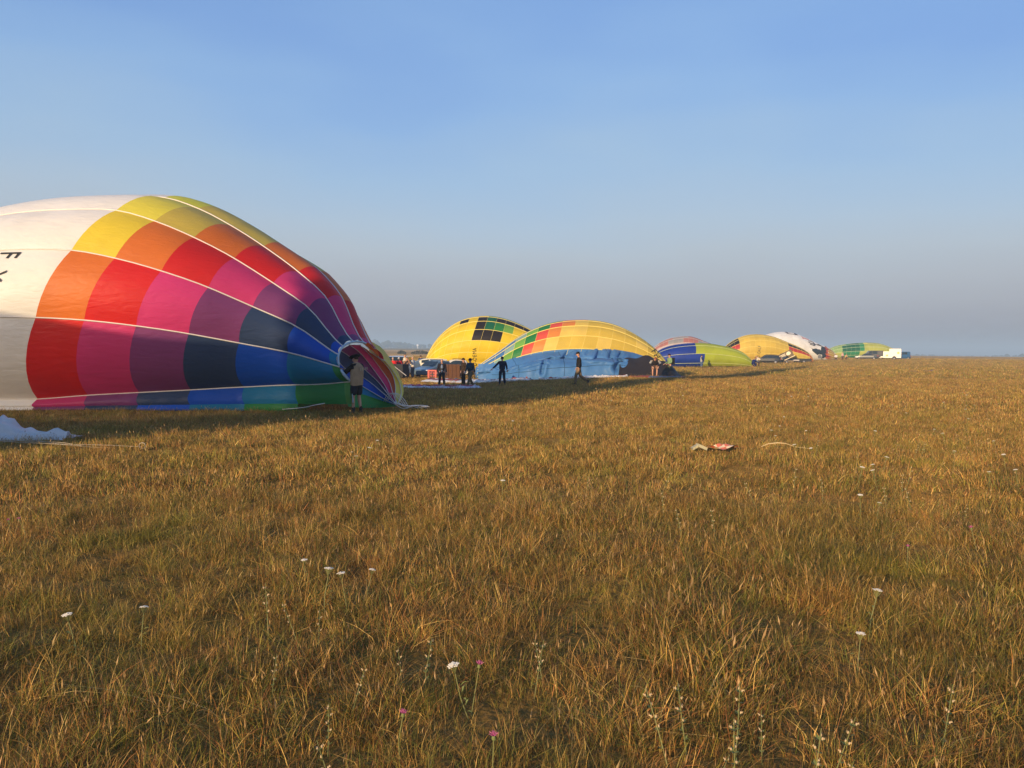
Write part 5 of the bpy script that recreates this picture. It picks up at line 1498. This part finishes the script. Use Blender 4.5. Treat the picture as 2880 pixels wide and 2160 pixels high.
def flowers():
    stem = mat_simple('stem_green', (.20, .20, .07), .7); pet = mat_simple('petal_white', (.80, .72, .58), .7, var=.1); pkm = mat_simple('petal_pink', (.42, .10, .24), .7); pale = mat_simple('petal_cream', (.52, .38, .22), .7)
    leaf = mat_simple('leaf_grey_green', (.17, .20, .06), .7)
    def umbel(seed):
        r = random.Random(seed)
        o = empty('white_umbel_flower'); mb = MB(); h = .30
        mb.tube([(0, 0, 0), (.012, 0, .12), (.005, .01, .25)], .0028, 5)
        hd = MB()
        for k in range(26):
            a = k * 2.4; q = .027 * math.sqrt(k / 26.0); z = h - 7.0 * q * q + r.uniform(-.002, .002)
            x, y = q * math.cos(a) + .005, q * math.sin(a) + .01
            mb.tube([(.005, .01, .25), (x, y, z - .004)], .0008, 3, False)
            hd.lathe((x, y, z), [(.0045, -.001), (.0065, .001), (.002, .003)], 6)
        mb.build('stem', stem, o); hd.build('flower_head', pet, o)
        lf = MB()
        for k in range(5):
            a = r.uniform(0, 6.28); z = .04 + .035 * k; L_ = .05
            lf.add([(0, 0, z), (L_ * .5 * math.cos(a) - .006, L_ * .5 * math.sin(a), z + .02), (L_ * math.cos(a), L_ * math.sin(a), z + .015), (L_ * .5 * math.cos(a) + .006, L_ * .5 * math.sin(a), z + .018)], [(0, 1, 2, 3)])
        lf.build('leaves', leaf, o)
        return o
    def knap(seed):
        o = empty('pink_thistle_flower'); mb = MB(); mb.tube([(0, 0, 0), (.01, 0, .12), (.0, 0, .225)], .002, 5); mb.build('stem', stem, o)
        mb = MB(); mb.lathe((0, 0, .215), [(.003, 0), (.008, .006), (.007, .015), (.004, .019)], 8); mb.build('bud', leaf, o)
        mb = MB()
        for k in range(18):
            a = k * 2.4; t = .25 + .75 * (k % 3) / 2
            mb.tube([(0, 0, .232), (.016 * t * math.cos(a), .016 * t * math.sin(a), .245 + .006 * (1 - t))], [.0022, .0012], 3)
        mb.build('petals', pkm, o); return o
    def spike(seed):
        r = random.Random(seed); o = empty('cream_flower_spike'); mb = MB(); lx, ly = r.uniform(-.05, .05), r.uniform(-.04, .04)
        P = crs([(0, 0, 0), (lx * .4, ly * .4, .12), (lx, ly, .27)], 10); mb.tube(P, [.0026 - .00015 * i for i in range(10)], 4); mb.build('stem', stem, o)
        fb = MB(); lf = MB()
        for k in range(9):
            t = .42 + .55 * k / 8; p = P[int(t * 9)]; a = k * 2.2
            c = Vector((p[0] + .010 * math.cos(a), p[1] + .010 * math.sin(a), p[2]))
            if k > 2:
                ellipsoid(fb, c, (.0035, .0035, .0055), 6, 4)
                fb.add([c, c + Vector((.006 * math.cos(a + .4), .006 * math.sin(a + .4), .008)), c + Vector((.009 * math.cos(a), .009 * math.sin(a), .002)), c + Vector((.006 * math.cos(a - .4), .006 * math.sin(a - .4), .008))], [(0, 1, 2), (0, 2, 3)])
            for s in (1, 2.3):
                d = Vector((math.cos(a + s), math.sin(a + s), .5)) * .018; w = Vector((-math.sin(a + s), math.cos(a + s), 0)) * .005
                q = Vector((p[0], p[1], p[2] - .012)); lf.add([q, q + d * .5 + w, q + d, q + d * .5 - w], [(0, 1, 2, 3)])
        fb.build('petals', pale, o); lf.build('leaves', leaf, o); return o
    specs = [(umbel, UM, 'small white umbel flower on a thin green stem among the dry grass', 'white umbel flowers scattered in the meadow', .75, 1.1),
             (knap, PK, 'small pink thistle like flower on a thin stem in the grass', 'pink flowers scattered in the meadow', .9, 1.2),
             (spike, SP, 'leafy stalk with small cream blossoms standing in the foreground grass', 'cream flower stalks in the meadow', .9, 1.3)]
    for fn, pts, lab, grp, s0, s1 in specs:
        protos = []; r = random.Random(77)
        extra = []
        if fn is umbel:   # the looser drift of white dots towards the right
            for _ in range(36):
                d = r.uniform(12, 40); t = r.uniform(-.15, .60) ** 1 if r.random() < .3 else r.uniform(.30, .60); extra.append((d * t, d))
        if fn is spike:
            for _ in range(16):
                d = r.uniform(8, 18); t = r.uniform(.05, .58); extra.append((d * t, d))
        for i, (x, y) in enumerate(pts + extra):
            if i < 4: o = fn(i * 7 + 1); protos.append(o)
            else: o = copy_tree(protos[i % 4])
            tag(o, lab, 'wildflower', grp)
            o.location = (x, y, gzf(x, y)); o.rotation_euler = (r.uniform(-.25, .25), r.uniform(-.25, .25), r.uniform(0, 6.28)); s = r.uniform(s0, s1); o.scale = (s, s, s)
flowers()

# ------------------------------------------------------------ far edge of the plain
def far_things():
    fm = mat_simple('far_foliage', (.050, .058, .030), .9, var=.3, scale=.05)
    r = random.Random(5); mb = MB()
    for k in range(1500):
        a = r.uniform(-1.0, 1.0) if k < 1150 else r.uniform(1.0, 5.28)
        d = r.uniform(1750, 2150); x, y = d * math.sin(a), d * math.cos(a); z = gzf(x, y) - 1
        h = r.uniform(9, 16) * (.55 if -.02 < a < 1.0 else 1) * (1 + .25 * math.sin(a * 23) + .15 * math.sin(a * 71)); w = r.uniform(7, 14)
        for q in range(4):
            cx, cy_, cz = x + r.uniform(-w, w) * .5, y + r.uniform(-w, w) * .5, z + h * r.uniform(.35, .75)
            rr = h * r.uniform(.25, .42); V = []
            for i in range(4):
                t = math.pi * (i + .2) / 3.4
                for j in range(6): V.append((cx + rr * 1.3 * math.sin(t) * math.cos(j * 1.047) * r.uniform(.7, 1.2), cy_ + rr * 1.3 * math.sin(t) * math.sin(j * 1.047) * r.uniform(.7, 1.2), max(z - .5, cz + rr * math.cos(t) * r.uniform(.8, 1.2))))
            mb.add(V, [(i * 6 + j, (i + 1) * 6 + j, (i + 1) * 6 + (j + 1) % 6, i * 6 + (j + 1) % 6) for i in range(3) for j in range(6)] + [(0, 1, 2, 3, 4, 5)])
    o = mb.build('far_wood', fm); tag(o, 'long low belt of trees in the mist along the horizon', 'wood', kind='stuff')
    # scrub out on the plain
    for (x, y, w, lab) in ((-33.5, 300, 7.0, 'dark bush thicket out on the plain left of the yellow balloon'), (-40.5, 300, 3.0, 'small low bush left of the thicket on the plain')):
        root = empty('bush', (x, y, gzf(x, y)), 0, lab, 'bush', 'bushes out on the plain')
        mb = MB(); rr = random.Random(int(x))
        for k in range(260):
            u = rr.uniform(-1, 1); c = Vector((u * w / 2, rr.uniform(-1, 1), rr.uniform(.05, 1.2) * (1 - u * u * .6))); s = rr.uniform(.12, .30)
            a = rr.uniform(0, 3.14); d1 = Vector((math.cos(a), math.sin(a), rr.uniform(-.6, .6))) * s; d2 = Vector((-math.sin(a) * .4, math.cos(a) * .4, 1)) * s
            mb.add([c - d1, c - d2, c + d1, c + d2], [(0, 1, 2, 3)])
        mb.build('foliage', mat_simple('bush_leaves', (.05, .05, .025), .9), root)
        mb = MB()
        for k in range(6): mb.tube([(rr.uniform(-.4, .4) * w, 0, -.1), (rr.uniform(-.45, .45) * w, .2, .8)], .03, 4)
        mb.build('stem', mat_simple('bush_wood', (.08, .05, .03), .9), root)
    dm = mat_simple('dome_white', (.80, .80, .80), .5)
    root = empty('radar_dome', (-150, 1300, gzf(-150, 1300)), 0, 'small white radar dome on a mast before the far trees', 'radar dome')
    mb = MB(); ellipsoid(mb, (0, 0, 5.0), (1.9, 1.9, 1.9), 16, 10); mb.build('dome', dm, root, True)
    mb = MB(); mb.tube([(0, 0, 0), (0, 0, 3.4)], .8, 8); mb.build('mast', dm, root)
    for x, lab in ((-158, 'pale post left of the radar dome'), (-143, 'pale post right of the radar dome'), (-195, 'pale post far to the left of the radar dome')):
        root = empty('pale_post', (x, 1300, gzf(x, 1300)), 0, lab, 'post', 'pale posts before the far trees')
        mb = MB(); mb.box((0, 0, 2.1), (.7, .6, 4.0)); mb.build('shaft', mat_simple('post_grey', (.30, .30, .30), .7), root); mb = MB(); mb.box((0, 0, 4.2), (.9, .8, .3)); mb.build('cap', mat_simple('post_grey', (.45, .45, .45), .7), root)
far_things()

def poplar():  # unseen tree added to throw the long band of shade over the field
    base = (-24.64, -15.5, gzf(-24.6, -15.5))
    root = empty('shade_poplar', base, 0, 'tall narrow poplar added out of view behind the camera to cast shade on the field', 'tree')
    mb = MB(); mb.tube([(0, 0, -.1), (.05, 0, 6), (.0, .05, 14), (0, 0, 23)], [.38, .28, .16, .04], 10)
    for k in range(26):
        a = k * 2.4; z = 2 + k * .75; mb.tube([(0, 0, z), (.9 * math.cos(a), .9 * math.sin(a), z + 1.6)], [.06, .02], 5)
    mb.build('trunk', mat_simple('poplar_bark', (.16, .13, .10), .9, bump=.5), root)
    r = random.Random(9); V = []; Fc = []
    for k in range(15000):
        z = r.uniform(1.6, 26.5); f = (z - 1.6) / 24.9; w = 1.5 * min(1, f * 9 + .3) * (1 - max(0, f - .7) ** 1.5 * 5.2)
        a = r.uniform(0, 6.28); q = w * math.sqrt(r.random()) * (1 + .12 * math.sin(a * 5 + z)); c = Vector((q * math.cos(a), q * math.sin(a), z)); s = r.uniform(.09, .2)
        d1 = Vector((r.gauss(0, 1), r.gauss(0, 1), r.gauss(0, 1))).normalized() * s; d2 = d1.cross(Vector((r.gauss(0, 1), r.gauss(0, 1), r.gauss(0, 1)))).normalized() * s
        n0 = len(V); V += [c - d1, c - d2, c + d1, c + d2]; Fc.append((n0, n0 + 1, n0 + 2, n0 + 3))
    mesh_obj('crown', V, Fc, mat_simple('poplar_leaf', (.07, .11, .03), .8), root)
poplar()
build_grass()
